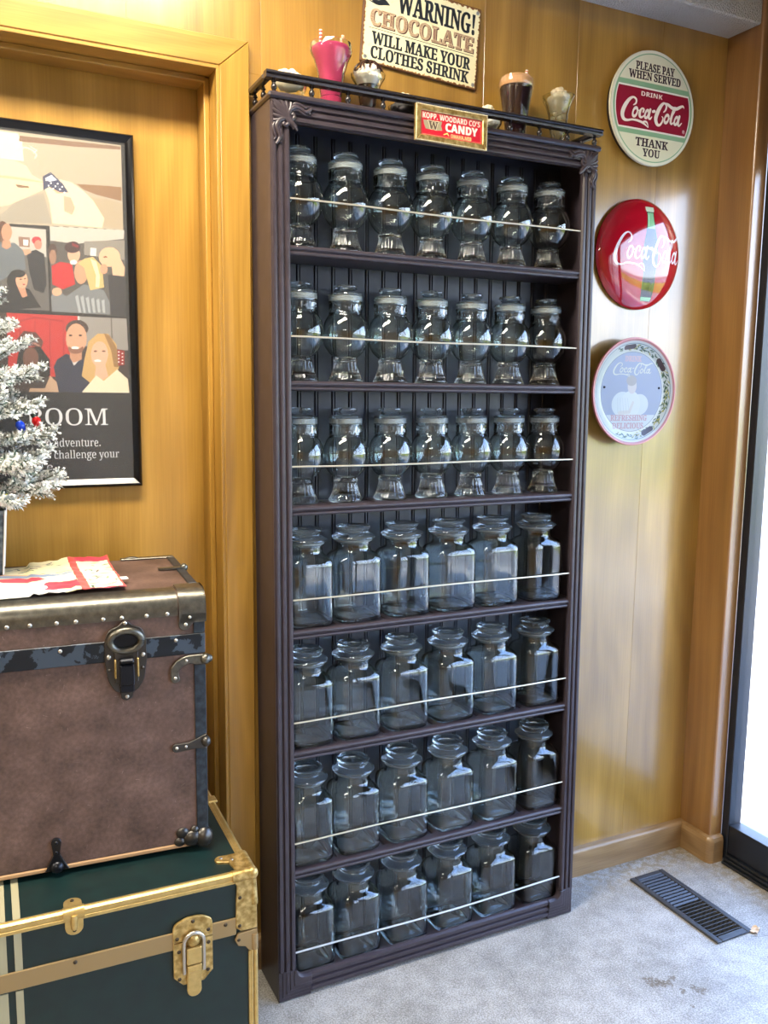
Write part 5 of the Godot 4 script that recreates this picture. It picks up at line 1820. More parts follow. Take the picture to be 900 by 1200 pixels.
# ------------------------------------------------------------------ poster on the door
func poster() -> void:
	var cv := Canvas.new(684, 1000, c8(12, 14, 20))
	for e in PRINT:
		var p := PackedVector2Array()
		for i in range(1, e.size(), 2):
			p.append(Vector2(e[i], e[i + 1]))
		cv.poly(p, Color(e[0]))
	cv.stroke(smooth([Vector2(388, 58), Vector2(405, 48), Vector2(425, 52), Vector2(436, 64), Vector2(430, 76)], 6), smooth([1.5, 2.0, 2.0, 2.0, 1.0], 6), c8(236, 222, 190))
	cv.stroke([Vector2(422, 44), Vector2(438, 52), Vector2(428, 60)], [1.2, 1.2, 1.2], c8(240, 230, 200))
	cv.rect(0, 735, 684, 1000, c8(14, 15, 22))
	cv.text("ROOM", SERIF, 400, 380, 782, 610, 834, c8(238, 238, 240))
	cv.text("ive adventure.", SERIF, 400, 408, 872, 586, 898, c8(226, 228, 232))
	cv.text("zles challenge your", SERIF, 400, 396, 908, 640, 941, c8(226, 228, 232))
	cv.text("e.", SERIF, 400, 430, 951, 455, 966, c8(226, 228, 232))
	var x0 := -0.145
	var x1 := 0.381
	var y0 := 1.287
	var y1 := 2.056
	var c := Vector3((x0 + x1) / 2, (y0 + y1) / 2, -0.1198)
	var t := thing("framed_poster", "black framed poster of group photographs with white serif lettering on the wooden door", "poster", Transform3D(I.basis, c))
	var a := (x1 - x0) / 2
	var b := (y1 - y0) / 2
	var f := 0.017
	for k in [-1, 1]:
		for side in 2:
			var s := S()
			var prof := [[-0.002, 0.012], [0.004, 0.016], [0.010, 0.0205], [f - 0.003, 0.022], [f, 0.018]]
			var pa := a if side == 0 else b
			var pb := b if side == 0 else a
			var rows := []
			for p in prof + [[f, 0.0], [-0.002, 0.0]]:
				var e: float = p[0]
				rows.append([Vector3(-pa - e, k * (pb + e), p[1]), Vector3(pa + e, k * (pb + e), p[1])])
			s.set_smooth_group(-1)
			for i in rows.size():
				var r1: Array = rows[i]
				var r2: Array = rows[(i + 1) % rows.size()]
				var q := [r1[0], r1[1], r2[1], r2[0]]
				if side == 1:
					for j in 4:
						q[j] = Vector3(q[j].y, q[j].x, q[j].z)
				var inside := Vector3(0, k * (pb + f * 0.5), 0.009)
				if side == 1:
					inside = Vector3(inside.y, 0, 0.009)
				face(s, q, inside)
			obj("frame_bar", s, M.black_gloss, t)
	var s2 := S()
	bx(s2, Vector3(0, 0, 0.004), Vector3(2 * a, 2 * b, 0.007))
	obj("backing", s2, M.sign_edge, t)
	s2 = S()
	sheet(s2, Vector3(-a, -b, 0.009), Vector3(a, -b, 0.009), Vector3(a, b, 0.009), Vector3(-a, b, 0.009))
	obj("print", s2, printed(cv.im, 0.6, 0.80, 0.1), t)
	s2 = S()
	bx(s2, Vector3(0, 0, 0.0115), Vector3(2 * a, 2 * b, 0.002))
	obj("glass_pane", s2, M.picture_pane, t)


# ------------------------------------------------------------------ little flocked tree
func tree() -> void:
	var base := Vector3(0.031, 1.1165, 0.050)
	var pot := thing("planter", "small square slate-grey planter with pale edges holding the frosted tree", "planter", Transform3D(Basis(Vector3.UP, -0.07), base))
	var s := S()
	var sq := [[0.0, 0.0], [0.049 * 1.35, 0.0], [0.0585 * 1.35, 0.135], [0.0555 * 1.35, 0.135], [0.053 * 1.35, 0.118], [0.0, 0.118]]
	lathe(s, sq, 4, Transform3D(Basis(Vector3.UP, PI / 4), Vector3.ZERO))
	obj("box", s, textured(blotchy(c8(44, 52, 58), c8(104, 112, 116), 0.03, 81, 256, 1.8), Vector3(6, 6, 6), 0.7, Vector3.ZERO, false), pot)
	for k in 4:
		s = S()
		var a := PI / 4 + PI / 2 * k
		tube(s, [Vector3(cos(a) * 0.0665, 0.001, sin(a) * 0.0665), Vector3(cos(a) * 0.0795, 0.136, sin(a) * 0.0795)], 0.0018, 6)
		obj("pale_edge", s, M.white, pot)
	var t := thing("frosted_tree", "small artificial Christmas tree thick with white flocking", "christmas tree", Transform3D(I.basis, base + Vector3(0, 0.119, 0)))
	s = S()
	tube(s, [Vector3(0, 0, 0), Vector3(0, 0.62, 0)], [0.009, 0.003], 8)
	obj("trunk", s, plain(c8(58, 44, 34), 0.9), t)
	var m := plain(Color.WHITE, 0.85)
	m.vertex_color_use_as_albedo = true
	var rng := RandomNumberGenerator.new()
	rng.seed = 42
	var kinds := []
	for k in 4:
		kinds.append(branch_mesh(rng))
	var layers := 11
	for i in layers:
		var u := float(i) / (layers - 1)
		var y := lerpf(0.03, 0.56, u)
		var reach := lerpf(0.185, 0.03, pow(u, 1.5))
		var n := int(lerpf(11, 5, u))
		for j in n:
			var a := TAU * (j + 0.37 * i) / n + rng.randf_range(-0.12, 0.12)
			var k := reach * rng.randf_range(0.9, 1.1) / 0.15
			if sin(a) > 0.0:
				k = minf(k, lerpf(k, 0.125 / 0.15, sin(a)))
			var up := lerpf(0.12, 0.7, u) + rng.randf_range(-0.12, 0.14)
			var b := Basis(Vector3.UP, a) * Basis(Vector3(0, 0, 1), up) * Basis(Vector3.RIGHT, rng.randf_range(-0.5, 0.5))
			obj("branch", kinds[(i + j) % 4], m, t, Transform3D(b.scaled_local(Vector3(k, maxf(k, 0.75), maxf(k, 0.75))), Vector3(0, y, 0)))
	var bulbs := [[Vector3(0.118, 1.424, 0.140), c8(20, 60, 190), "blue faceted plastic bulb hung in the frosted tree"], [Vector3(0.150, 1.431, 0.115), c8(196, 26, 30), "red faceted plastic bulb hung in the frosted tree"], [Vector3(0.086, 1.278, 0.140), c8(206, 206, 40), "yellow-green faceted plastic bulb hung low in the frosted tree"]]
	for e in bulbs:
		var o := thing("tree_ornament", e[2], "ornament", Transform3D(Basis(Vector3(0, 0, 1), 0.4), e[0]), "coloured bulbs in the frosted tree")
		s = S()
		lathe(s, [[0.0, -0.019], [0.004, -0.014], [0.0085, -0.002], [0.009, 0.004], [0.005, 0.011]], 8)
		obj("bulb", s, plain(e[1], 0.15), o)
		s = S()
		lathe(s, [[0.005, 0.011], [0.0055, 0.012], [0.0055, 0.019], [0.0, 0.020]], 10)
		obj("socket", s, plain(c8(24, 40, 30), 0.5), o)


func branch_mesh(rng: RandomNumberGenerator) -> ArrayMesh:
	# a sprig along +x, 0.15 long, with side shoots and flocked needles
	var s := S()
	s.set_smooth_group(-1)
	var shoots := [[Vector3.ZERO, Vector3(0.15, 0.012, 0)]]
	for k in 6:
		var p := Vector3(lerpf(0.045, 0.125, k / 5.0), 0.006, 0)
		var side := 1.0 if k % 2 == 0 else -1.0
		shoots.append([p, p + Vector3(0.042, rng.randf_range(-0.004, 0.02), side * rng.randf_range(0.02, 0.036)) * (1.15 - k * 0.1)])
	for sh in shoots:
		var a: Vector3 = sh[0]
		var b: Vector3 = sh[1]
		var dir := (b - a).normalized()
		var n := int(a.distance_to(b) / 0.00045)
		s.set_color(Color(0.12, 0.12, 0.09))
		tube(s, [a, b], [0.0016, 0.0009], 4)
		s.set_smooth_group(-1)
		for i in n:
			var u := float(i) / n
			if sh == shoots[0] and u < 0.12:
				continue
			var p := a.lerp(b, u)
			var r := TAU * rng.randf()
			var o := dir.cross(Vector3(0.1, 1, 0.2)).normalized().rotated(dir, r)
			var l := rng.randf_range(0.008, 0.015)
			var tip := p + (dir * 0.62 + o * 0.78).normalized() * l
			var wv := dir.cross(o).normalized() * rng.randf_range(0.0008, 0.0015)
			var snow := rng.randf()
			var c1 := Color(0.035, 0.075, 0.055) if snow < 0.30 else Color(0.42, 0.48, 0.46)
			var c2 := Color(0.10, 0.16, 0.13) if snow < 0.16 else Color(0.80, 0.82, 0.80)
			var mid := p.lerp(tip, 0.5)
			var q := [[p, c1], [mid + wv, c1.lerp(c2, 0.5)], [tip, c2], [mid - wv, c1.lerp(c2, 0.5)]]
			for x in [0, 1, 2, 0, 2, 3]:
				s.set_color(q[x][1])
				s.add_vertex(q[x][0])
			if snow > 0.80:
				# a clump of flock
				var f := rng.randf_range(0.0016, 0.003)
				s.set_color(Color(0.82, 0.83, 0.81))
				var cpos := p.lerp(tip, 0.8)
				var o6 := [Vector3(f, 0, 0), Vector3(0, f, 0), Vector3(0, 0, f)]
				for e in [[1, 1, 1], [-1, 1, 1], [1, -1, 1], [1, 1, -1], [-1, -1, 1], [-1, 1, -1], [1, -1, -1], [-1, -1, -1]]:
					face(s, [cpos + o6[0] * e[0], cpos + o6[1] * e[1], cpos + o6[2] * e[2]], cpos)
	return done(s)


# ------------------------------------------------------------------ holiday cloth on the trunk
func cloth() -> void:
	var n := 600
	var cv := Canvas.new(n, n, c8(232, 222, 176))
	var red := c8(196, 36, 56)
	# u runs from the hidden end (0) to the tagged end (1), v from back (0) to front (1)
	cv.poly(PackedVector2Array([Vector2(0, 330), Vector2(120, 300), Vector2(330, 420), Vector2(380, 600), Vector2(0, 600)]), c8(236, 236, 230))
	cv.stroke(smooth([Vector2(0, 150), Vector2(150, 190), Vector2(300, 250), Vector2(420, 270)], 8), smooth([14, 24, 18, 8], 8), c8(120, 140, 170))
	cv.stroke(smooth([Vector2(0, 120), Vector2(160, 160), Vector2(300, 215), Vector2(430, 235)], 8), smooth([4, 4, 4, 4], 8), c8(210, 110, 70))
	cv.poly(PackedVector2Array([Vector2(110, 230), Vector2(220, 240), Vector2(330, 330), Vector2(270, 360), Vector2(160, 310)]), red)
	cv.poly(PackedVector2Array([Vector2(300, 430), Vector2(330, 400), Vector2(430, 420), Vector2(440, 560), Vector2(300, 555), Vector2(320, 500)]), red)
	cv.stroke(smooth([Vector2(20, 480), Vector2(110, 440), Vector2(60, 520), Vector2(180, 500), Vector2(280, 560)], 8), smooth([2, 2, 2, 2, 2], 8), c8(60, 56, 70))
	cv.poly(PackedVector2Array([Vector2(425, 0), Vector2(455, 0), Vector2(470, 600), Vector2(436, 600)]), c8(206, 66, 52))
	cv.rect(455, 0, 600, 60, red)
	cv.rect(468, 570, 600, 600, c8(170, 40, 70))
	var rng := RandomNumberGenerator.new()
	rng.seed = 9
	for k in 46:
		var p := Vector2(rng.randf_range(475, 590), rng.randf_range(80, 560)) if k < 30 else Vector2(rng.randf_range(170, 400), rng.randf_range(30, 130))
		var d := Vector2.from_angle(rng.randf() * TAU) * rng.randf_range(10, 26)
		cv.stroke([p - d, p, p + d], [1.5, 5.0, 1.5], [c8(70, 110, 78), c8(52, 92, 66), c8(110, 140, 90), c8(92, 74, 84)][k % 4])
	cv.rect(592, 0, 600, 600, c8(206, 66, 52))
	# corners in the trunk's frame: back edge, front edge (x, z from the top's near corner)
	var ang := deg_to_rad(3.9)
	var ax := Vector3(cos(ang), 0, sin(ang))
	var az := Vector3(-sin(ang), 0, cos(ang))
	var o := Vector3(0.418, 1.1155, 0.383)
	var bl := Vector2(-0.44, -0.33)
	var br := Vector2(-0.150, -0.345)
	var fl := Vector2(-0.44, -0.036)
	var fr := Vector2(-0.138, -0.057)
	var nz := noise(9.0, 91, 2)
	var g := 36
	var P := func(i: int, j: int, dy: float) -> Vector3:
		var u := float(i) / g
		var v := float(j) / g
		var p: Vector2 = bl.lerp(br, u).lerp(fl.lerp(fr, u), v)
		var lift := 0.0045 + 0.0035 * nz.get_noise_2d(u, v) + (0.010 * pow(maxf(0.0, 1.0 - v * 3.0), 2.0) * u)
		# stays flat under the planter
		if u < 0.42:
			lift = minf(lift, 0.0009)
		lift += 0.004 * exp(-pow((u - 0.72) * 14.0, 2.0))
		return o + ax * p.x + az * p.y + Vector3(0, lift + dy, 0)
	var t := thing("holiday_cloth", "cream and red holiday cloth with green holly lying on the brown trunk", "cloth", Transform3D(I.basis, Vector3(0.2, 1.1155, 0.16)))
	var s := S()
	s.set_smooth_group(1)
	var c := Vector3(0.2, 1.1155, 0.16)
	for side in 2:
		var dy := 0.0 if side == 0 else -0.0014
		for i in g:
			for j in g:
				var q := [[i, j], [i, j + 1], [i + 1, j + 1], [i + 1, j]]
				var order := [0, 2, 1, 0, 3, 2] if side == 0 else [0, 1, 2, 0, 2, 3]
				s.set_smooth_group(1 + side)
				for x in order:
					s.set_uv(Vector2(float(q[x][0]) / g, float(q[x][1]) / g))
					s.add_vertex(P.call(q[x][0], q[x][1], dy) - c)
	var cm := printed(cv.im, 0.9)
	cm.rim_enabled = true
	cm.rim = 0.3
	obj("fabric", s, cm, t)
	s = S()
	var tag := o + ax * -0.136 + az * -0.125 + Vector3(0, 0.007, 0) - c
	bx(s, tag, Vector3(0.014, 0.0012, 0.022), 0.0003, I)
	obj("care_tag", s, M.white, t)


# ------------------------------------------------------------------ floor register
func vent() -> void:
	var t := thing("floor_register", "grey metal floor register with slanted louvres set in the concrete", "vent", Transform3D(I.basis, Vector3(1.8835, 0.0, 0.274)))
	var a := 0.067
	var b := 0.1755
	var s := S()
	for k in [-1, 1]:
		bx(s, Vector3(k * 0.0505, -0.152, 0), Vector3(0.0012, 0.300, 0.318))
		bx(s, Vector3(0, -0.152, k * 0.1595), Vector3(0.1, 0.300, 0.0012))
	bx(s, Vector3(0, -0.303, 0), Vector3(0.102, 0.002, 0.32))
	obj("duct", s, M.duct, t)
	s = S()
	for k in [-1, 1]:
		bx(s, Vector3(k * (a - 0.009), 0.004, 0), Vector3(0.018, 0.007, 2 * b), 0.002)
		bx(s, Vector3(0, 0.004, k * (b - 0.010)), Vector3(2 * a - 0.036, 0.007, 0.020), 0.002)
	obj("frame", s, M.vent, t)
	for i in 22:
		s = S()
		var z := lerpf(-b + 0.027, b - 0.027, i / 21.0)
		bx(s, Vector3(0, 0.0, 0), Vector3(2 * a - 0.037, 0.0016, 0.0072), 0.0003)
		obj("louvre", s, M.vent, t, Transform3D(Basis(Vector3.RIGHT, 0.4 if i < 11 else -0.5), Vector3(0, 0.0048, z)))
	var p := thing("paper_scrap", "small crumpled scrap of tan paper on the floor beside the register", "litter", Transform3D(Basis(Vector3.UP, 0.5), Vector3(1.962, 0.0, 0.449)))
	s = S()
	var rng := RandomNumberGenerator.new()
	rng.seed = 3
	var pts := []
	for j in 5:
		var r := []
		for i in 6:
			r.append(Vector3(-0.018 + 0.0072 * i + rng.randf_range(-0.002, 0.002), 0.001 + rng.randf() * 0.008, -0.010 + 0.005 * j + rng.randf_range(-0.0015, 0.0015)))
		pts.append(r)
	s.set_smooth_group(-1)
	for j in 4:
		for i in 5:
			quad(s, pts[j][i], pts[j + 1][i], pts[j + 1][i + 1], pts[j][i + 1])
			var d := Vector3(0, -0.0008, 0)
			quad(s, pts[j][i] + d, pts[j][i + 1] + d, pts[j + 1][i + 1] + d, pts[j + 1][i] + d)
	obj("crumpled_sheet", s, plain(c8(206, 176, 140), 0.8), p)

const PRINT := [
	["b2a692", 119, 24, 343, 8, 672, 8, 672, 250, 331, 262, 106, 259],
	["ded6c4", 119, 24, 342, 13, 389, 12, 400, 29, 402, 86, 339, 85, 116, 78],
	["826450", 393, 18, 501, 15, 670, 11, 670, 20, 542, 28, 392, 33],
	["8c694b", 543, 132, 623, 128, 670, 128, 669, 167, 597, 156, 563, 146],
	["b0a087", 579, 166, 622, 164, 672, 174, 671, 248, 615, 244],
	["a0988a", 217, 248, 336, 237, 381, 195, 451, 167, 470, 251, 331, 259, 216, 264],
	["e4c8aa", 225, 84, 339, 87, 378, 87, 409, 97, 422, 120, 452, 134, 455, 156, 414, 179, 357, 210, 333, 216, 219, 216],
	["785a3c", 377, 151, 411, 153, 413, 157, 383, 159],
	["d2b08c", 337, 130, 396, 131, 452, 136, 452, 139, 392, 138, 337, 138],
	["ead6b6", 455, 154, 497, 124, 530, 129, 563, 151, 588, 174, 618, 222, 611, 249, 472, 250, 466, 190],
	["bea58c", 506, 169, 525, 172, 536, 200, 527, 220, 506, 212],
	["d8a888", 468, 148, 497, 142, 513, 160, 488, 165],
	["3c4160", 451, 121, 473, 107, 505, 136, 519, 158, 496, 160, 468, 148, 451, 159],
	["dfe6f2", 456, 126, 475, 114, 489, 127, 468, 134],
	["f4f4f4", 463, 130, 463, 131, 462, 132, 461, 133, 460, 133, 459, 133, 458, 133, 458, 132, 458, 131, 458, 130, 459, 129, 459, 128, 460, 128, 461, 128, 462, 129, 463, 129],
	["f4f4f4", 468, 145, 468, 146, 467, 147, 467, 148, 466, 148, 465, 148, 464, 147, 464, 147, 463, 146, 464, 145, 464, 144, 465, 143, 466, 143, 467, 143, 468, 144, 468, 144],
	["f4f4f4", 475, 138, 474, 139, 474, 139, 473, 140, 472, 140, 471, 140, 470, 140, 470, 139, 470, 138, 470, 137, 471, 136, 471, 136, 472, 135, 473, 135, 474, 136, 475, 137],
	["f4f4f4", 480, 152, 480, 153, 479, 154, 479, 155, 478, 155, 477, 155, 476, 155, 475, 154, 475, 153, 476, 152, 476, 151, 477, 151, 478, 150, 479, 150, 480, 151, 480, 152],
	["f4f4f4", 487, 145, 486, 146, 486, 147, 485, 147, 484, 148, 483, 148, 482, 147, 482, 146, 482, 145, 482, 144, 483, 143, 483, 143, 484, 143, 485, 143, 486, 143, 487, 144],
	["f4f4f4", 493, 137, 493, 138, 492, 139, 492, 140, 491, 140, 490, 140, 489, 139, 488, 139, 488, 138, 488, 137, 489, 136, 490, 135, 491, 135, 492, 135, 492, 135, 493, 136],
	["f4f4f4", 499, 152, 499, 153, 498, 154, 497, 155, 496, 155, 495, 155, 494, 154, 494, 154, 494, 153, 494, 152, 495, 151, 495, 150, 496, 150, 497, 150, 498, 150, 499, 151],
	["f4f4f4", 505, 144, 505, 145, 504, 146, 504, 147, 503, 147, 502, 147, 501, 147, 500, 146, 500, 145, 500, 144, 501, 143, 502, 142, 503, 142, 504, 142, 505, 143, 505, 143],
	["f4f4f4", 511, 159, 511, 160, 510, 161, 509, 162, 508, 162, 507, 162, 507, 162, 506, 161, 506, 160, 506, 159, 507, 158, 508, 157, 508, 157, 509, 157, 510, 158, 511, 159],
	["605c5a", 106, 257, 331, 268, 455, 266, 455, 498, 321, 499, 93, 494],
	["beb8b0", 355, 268, 453, 269, 452, 346, 407, 345, 351, 345],
	["8a6a5c", 379, 295, 409, 294, 408, 322, 380, 322],
	["e6e6e6", 391, 302, 405, 302, 404, 318, 391, 318],
	["646c74", 289, 325, 329, 318, 368, 312, 392, 334, 395, 384, 348, 408, 324, 422, 285, 429],
	["5a3c2e", 354, 283, 352, 294, 348, 304, 343, 310, 337, 313, 331, 311, 326, 305, 323, 296, 322, 285, 324, 274, 328, 264, 333, 258, 339, 255, 345, 257, 350, 262, 353, 271],
	["c48c70", 363, 284, 361, 293, 358, 301, 353, 307, 347, 309, 342, 308, 337, 303, 335, 295, 334, 286, 336, 277, 339, 269, 344, 263, 349, 261, 355, 262, 359, 267, 362, 275],
	["c48c70", 337, 309, 357, 307, 358, 324, 346, 333, 334, 326],
	["1e2028", 399, 337, 424, 327, 446, 338, 450, 423, 440, 449, 415, 440, 405, 396],
	["b4303c", 440, 300, 439, 304, 436, 308, 432, 311, 427, 312, 422, 312, 418, 310, 415, 306, 414, 302, 415, 298, 418, 294, 423, 291, 428, 290, 433, 291, 437, 293, 439, 296],
	["be8270", 441, 312, 440, 317, 438, 322, 434, 325, 430, 326, 426, 326, 423, 323, 421, 319, 420, 314, 421, 308, 424, 304, 427, 301, 431, 299, 435, 300, 439, 303, 441, 307],
	["c89a80", 388, 330, 408, 326, 412, 336, 395, 346],
	["14141a", 389, 418, 387, 429, 381, 438, 374, 445, 365, 448, 356, 446, 349, 440, 344, 432, 343, 421, 345, 410, 350, 401, 358, 394, 367, 392, 376, 393, 383, 399, 388, 407],
	["16161c", 322, 460, 347, 438, 375, 432, 403, 441, 432, 490, 344, 502, 321, 499],
	["d6a082", 399, 415, 397, 425, 393, 434, 388, 440, 381, 442, 375, 440, 370, 435, 367, 427, 366, 417, 368, 408, 372, 399, 377, 393, 383, 391, 390, 392, 395, 398, 398, 406],
	["c88c70", 371, 438, 391, 437, 396, 460, 382, 465],
	["16161c", 393, 397, 391, 401, 387, 405, 380, 408, 372, 409, 365, 409, 358, 407, 354, 404, 353, 399, 354, 395, 359, 391, 366, 388, 373, 387, 381, 387, 387, 389, 392, 393],
	["3a2420", 383, 413, 383, 414, 382, 415, 381, 415, 380, 415, 379, 415, 378, 415, 377, 414, 377, 414, 377, 413, 378, 413, 379, 412, 380, 412, 381, 412, 382, 412, 383, 413],
	["3a2420", 394, 411, 394, 412, 393, 412, 393, 413, 391, 413, 390, 413, 389, 412, 389, 412, 389, 411, 389, 411, 390, 410, 390, 410, 392, 409, 393, 410, 394, 410, 394, 410],
	["a05050", 392, 427, 391, 428, 390, 429, 389, 429, 387, 430, 386, 430, 385, 429, 384, 429, 384, 428, 384, 427, 385, 426, 386, 426, 388, 425, 389, 425, 391, 426, 391, 426],
	["54504e", 464, 258, 676, 254, 673, 505, 460, 500],
	["c4beb6", 464, 258, 675, 250, 672, 276, 533, 302, 464, 298],
	["8c867e", 558, 293, 674, 279, 673, 338, 557, 331],
	["d8d8d4", 575, 310, 592, 310, 591, 333, 574, 332],
	["4a3630", 482, 326, 480, 335, 477, 342, 473, 347, 468, 349, 464, 347, 460, 343, 457, 336, 457, 328, 458, 320, 461, 313, 465, 308, 470, 306, 475, 307, 478, 312, 481, 318],
	["9a7460", 479, 344, 478, 352, 476, 359, 472, 364, 468, 366, 465, 364, 462, 360, 460, 353, 459, 345, 460, 337, 463, 330, 466, 325, 470, 323, 474, 324, 477, 329, 479, 336],
	["be1e24", 465, 370, 489, 356, 522, 360, 529, 418, 494, 435, 465, 422],
	["d2a88c", 546, 332, 544, 341, 540, 348, 534, 354, 527, 356, 521, 355, 515, 350, 511, 343, 510, 335, 512, 326, 516, 319, 522, 313, 529, 311, 536, 312, 541, 317, 545, 324],
	["3c1e22", 547, 310, 545, 317, 540, 323, 532, 327, 524, 329, 516, 328, 509, 325, 504, 320, 503, 314, 505, 308, 510, 302, 517, 298, 525, 296, 534, 296, 541, 299, 545, 304],
	["802028", 524, 299, 543, 306, 541, 313, 524, 308],
	["e8e4de", 537, 354, 536, 357, 533, 359, 530, 361, 526, 362, 522, 362, 519, 361, 517, 358, 516, 356, 517, 353, 519, 351, 523, 349, 527, 348, 531, 348, 534, 350, 536, 352],
	["787c80", 460, 456, 477, 434, 502, 454, 554, 416, 610, 430, 626, 465, 626, 501, 462, 500],
	["a8acb0", 527, 453, 536, 448, 543, 500, 536, 500],
	["a8acb0", 542, 454, 551, 449, 556, 499, 550, 500],
	["a8acb0", 557, 456, 566, 451, 570, 498, 564, 499],
	["a8acb0", 572, 458, 581, 453, 584, 498, 577, 498],
	["a8acb0", 587, 460, 596, 455, 598, 497, 591, 497],
	["a8acb0", 602, 461, 611, 457, 612, 496, 605, 497],
	["c89678", 566, 380, 564, 394, 560, 405, 553, 413, 545, 417, 538, 414, 532, 407, 528, 396, 527, 383, 529, 370, 534, 358, 540, 350, 548, 347, 555, 349, 561, 356, 565, 367],
	["ceb478", 539, 358, 557, 342, 582, 335, 607, 360, 611, 422, 571, 433, 561, 394, 556, 368],
	["ecdcb0", 574, 341, 591, 348, 600, 391, 597, 422, 586, 423, 589, 388],
	["d8a888", 491, 442, 490, 446, 487, 450, 482, 453, 477, 455, 471, 454, 467, 452, 464, 448, 463, 443, 464, 439, 467, 435, 472, 432, 478, 430, 483, 431, 488, 433, 490, 437],
	["2c2c32", 623, 385, 655, 379, 673, 388, 673, 503, 629, 504],
	["e2b896", 661, 330, 658, 341, 651, 351, 640, 358, 628, 361, 616, 360, 606, 354, 600, 345, 598, 335, 601, 323, 608, 313, 618, 306, 630, 303, 642, 304, 652, 310, 659, 319],
	["e2b896", 634, 345, 661, 334, 673, 360, 670, 386, 637, 384],
	["d09a7c", 623, 368, 622, 373, 619, 379, 615, 382, 611, 383, 607, 383, 603, 380, 601, 375, 600, 369, 601, 364, 604, 359, 608, 355, 612, 354, 616, 354, 620, 357, 622, 362],
	["8a5a48", 623, 333, 623, 334, 621, 335, 619, 335, 617, 336, 615, 336, 613, 335, 611, 335, 611, 334, 611, 333, 613, 332, 615, 331, 617, 330, 619, 330, 621, 331, 623, 332],
	["3a2c28", 93, 498, 320, 509, 534, 510, 674, 510, 677, 752, 78, 756],
	["be2a28", 338, 510, 534, 510, 531, 689, 336, 690],
	["a01c20", 371, 530, 374, 530, 368, 685, 365, 685],
	["a01c20", 412, 528, 415, 528, 409, 684, 406, 684],
	["a01c20", 453, 526, 456, 526, 451, 683, 448, 683],
	["a01c20", 491, 524, 494, 524, 489, 683, 486, 683],
	["a01c20", 371, 530, 412, 517, 491, 524, 491, 529, 412, 522, 371, 535],
	["96918c", 537, 511, 674, 511, 676, 606, 548, 597],
	["c8c4be", 532, 510, 538, 510, 538, 571, 532, 571],
	["6e6a66", 627, 511, 631, 512, 632, 603, 627, 603],
	["120e10", 368, 607, 425, 603, 449, 639, 449, 686, 413, 706, 352, 690],
	["6e4638", 419, 636, 417, 648, 411, 659, 404, 666, 396, 669, 388, 666, 381, 660, 377, 649, 376, 637, 378, 625, 383, 614, 390, 607, 399, 604, 407, 607, 413, 613, 418, 624],
	["5c3028", 361, 586, 382, 559, 415, 562, 434, 588, 429, 605, 401, 602, 372, 607],
	["b07868", 384, 572, 409, 591, 425, 599, 421, 602, 399, 592],
	["c4a082", 449, 686, 475, 714, 477, 752, 382, 752, 392, 724, 433, 723],
	["20263e", 460, 661, 470, 639, 496, 621, 547, 637, 557, 704, 543, 752, 474, 753],
	["d6ccc4", 506, 629, 531, 641, 517, 656],
	["c08a6a", 507, 611, 541, 610, 540, 637, 516, 647, 506, 634],
	["42302a", 562, 545, 559, 555, 551, 564, 541, 570, 528, 572, 516, 571, 506, 566, 499, 558, 497, 548, 500, 538, 507, 530, 517, 524, 530, 521, 542, 522, 553, 528, 560, 536],
	["d6a080", 556, 574, 554, 591, 546, 606, 536, 616, 525, 620, 513, 617, 504, 607, 498, 593, 497, 577, 499, 560, 506, 545, 516, 535, 528, 531, 539, 534, 549, 543, 555, 557],
	["8a5c48", 546, 605, 544, 611, 539, 616, 532, 619, 523, 621, 515, 620, 508, 617, 503, 612, 502, 606, 504, 600, 509, 595, 516, 592, 525, 590, 533, 591, 540, 594, 545, 599],
	["d6a080", 547, 590, 545, 596, 540, 601, 533, 605, 524, 606, 516, 605, 508, 602, 504, 597, 502, 592, 504, 586, 509, 581, 516, 577, 525, 576, 533, 577, 541, 580, 545, 584],
	["f4f0ec", 533, 603, 532, 604, 530, 606, 526, 607, 522, 607, 518, 607, 514, 606, 512, 605, 511, 603, 512, 602, 514, 600, 518, 599, 522, 599, 526, 599, 530, 600, 532, 601],
	["3a2820", 515, 567, 515, 568, 514, 569, 512, 570, 510, 570, 509, 570, 507, 569, 506, 568, 506, 567, 506, 566, 507, 565, 509, 565, 511, 565, 512, 565, 514, 565, 515, 566],
	["3a2820", 543, 566, 543, 567, 541, 568, 540, 569, 538, 569, 536, 569, 535, 568, 534, 567, 533, 566, 534, 565, 535, 564, 536, 564, 538, 563, 540, 564, 542, 564, 543, 565],
	["cea668", 538, 686, 547, 637, 561, 583, 588, 559, 619, 559, 642, 589, 649, 652, 637, 687, 601, 701, 562, 706],
	["9a7444", 606, 557, 623, 563, 644, 603, 647, 657, 633, 657, 626, 608],
	["e6b496", 617, 619, 614, 634, 609, 648, 600, 656, 590, 660, 581, 657, 573, 648, 568, 636, 566, 621, 569, 606, 574, 593, 583, 584, 593, 581, 602, 583, 610, 591, 615, 604],
	["e6b496", 581, 649, 607, 649, 615, 685, 588, 703, 575, 686],
	["6a4a3a", 586, 611, 585, 612, 584, 613, 582, 613, 580, 614, 578, 614, 576, 613, 575, 612, 574, 612, 575, 611, 576, 610, 578, 609, 580, 609, 582, 609, 584, 610, 585, 610],
	["6a4a3a", 610, 610, 609, 611, 608, 612, 606, 613, 604, 613, 602, 613, 600, 612, 599, 612, 598, 611, 599, 610, 600, 609, 602, 609, 604, 608, 606, 608, 608, 609, 609, 610],
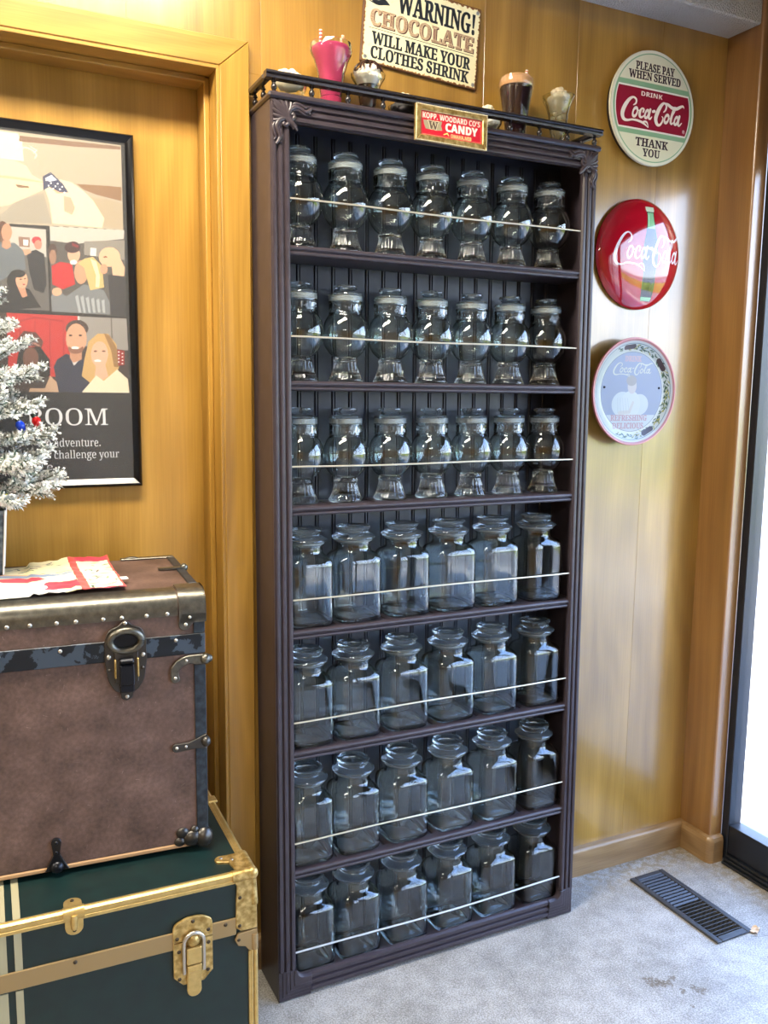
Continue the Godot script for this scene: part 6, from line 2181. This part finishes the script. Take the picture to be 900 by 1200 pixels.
	["f6ecec", 596, 639, 595, 641, 593, 642, 589, 643, 585, 643, 581, 643, 578, 642, 576, 641, 575, 640, 576, 638, 578, 637, 582, 636, 586, 636, 590, 636, 593, 637, 595, 638],
	["f0e2c4", 531, 752, 539, 731, 580, 683, 601, 699, 642, 664, 673, 693, 677, 751],
	["96201e", 644, 604, 665, 607, 664, 650, 645, 653],
	["f0e0d8", 651, 611, 651, 612, 650, 613, 649, 614, 648, 614, 647, 614, 646, 613, 646, 612, 646, 612, 646, 611, 646, 610, 647, 609, 648, 609, 649, 609, 650, 610, 651, 611],
	["f0e0d8", 661, 616, 661, 617, 661, 618, 660, 618, 659, 618, 658, 618, 657, 618, 656, 617, 656, 616, 656, 615, 657, 615, 658, 614, 659, 614, 660, 614, 661, 615, 661, 615],
	["f0e0d8", 651, 621, 650, 622, 650, 623, 649, 624, 648, 624, 647, 624, 646, 623, 645, 622, 645, 622, 645, 621, 646, 620, 647, 619, 648, 619, 649, 619, 650, 620, 650, 621],
	["f0e0d8", 661, 626, 661, 627, 660, 628, 659, 628, 658, 628, 657, 628, 657, 628, 656, 627, 656, 626, 656, 625, 657, 625, 658, 624, 659, 624, 660, 624, 660, 625, 661, 625],
	["f0e0d8", 650, 631, 650, 632, 649, 633, 649, 634, 648, 634, 647, 634, 646, 633, 645, 632, 645, 632, 645, 631, 646, 630, 647, 629, 648, 629, 649, 629, 650, 630, 650, 631],
	["f0e0d8", 661, 636, 661, 637, 660, 638, 659, 638, 658, 638, 657, 638, 656, 638, 656, 637, 656, 636, 656, 635, 656, 635, 657, 634, 658, 634, 659, 634, 660, 635, 661, 635],
	["f0e0d8", 650, 641, 650, 642, 649, 643, 648, 644, 647, 644, 646, 644, 645, 643, 645, 642, 645, 642, 645, 641, 645, 640, 646, 639, 647, 639, 648, 639, 649, 640, 650, 641],
	["f0e0d8", 661, 646, 660, 647, 660, 648, 659, 648, 658, 648, 657, 648, 656, 648, 655, 647, 655, 646, 655, 645, 656, 645, 657, 644, 658, 644, 659, 644, 660, 645, 660, 645],
]
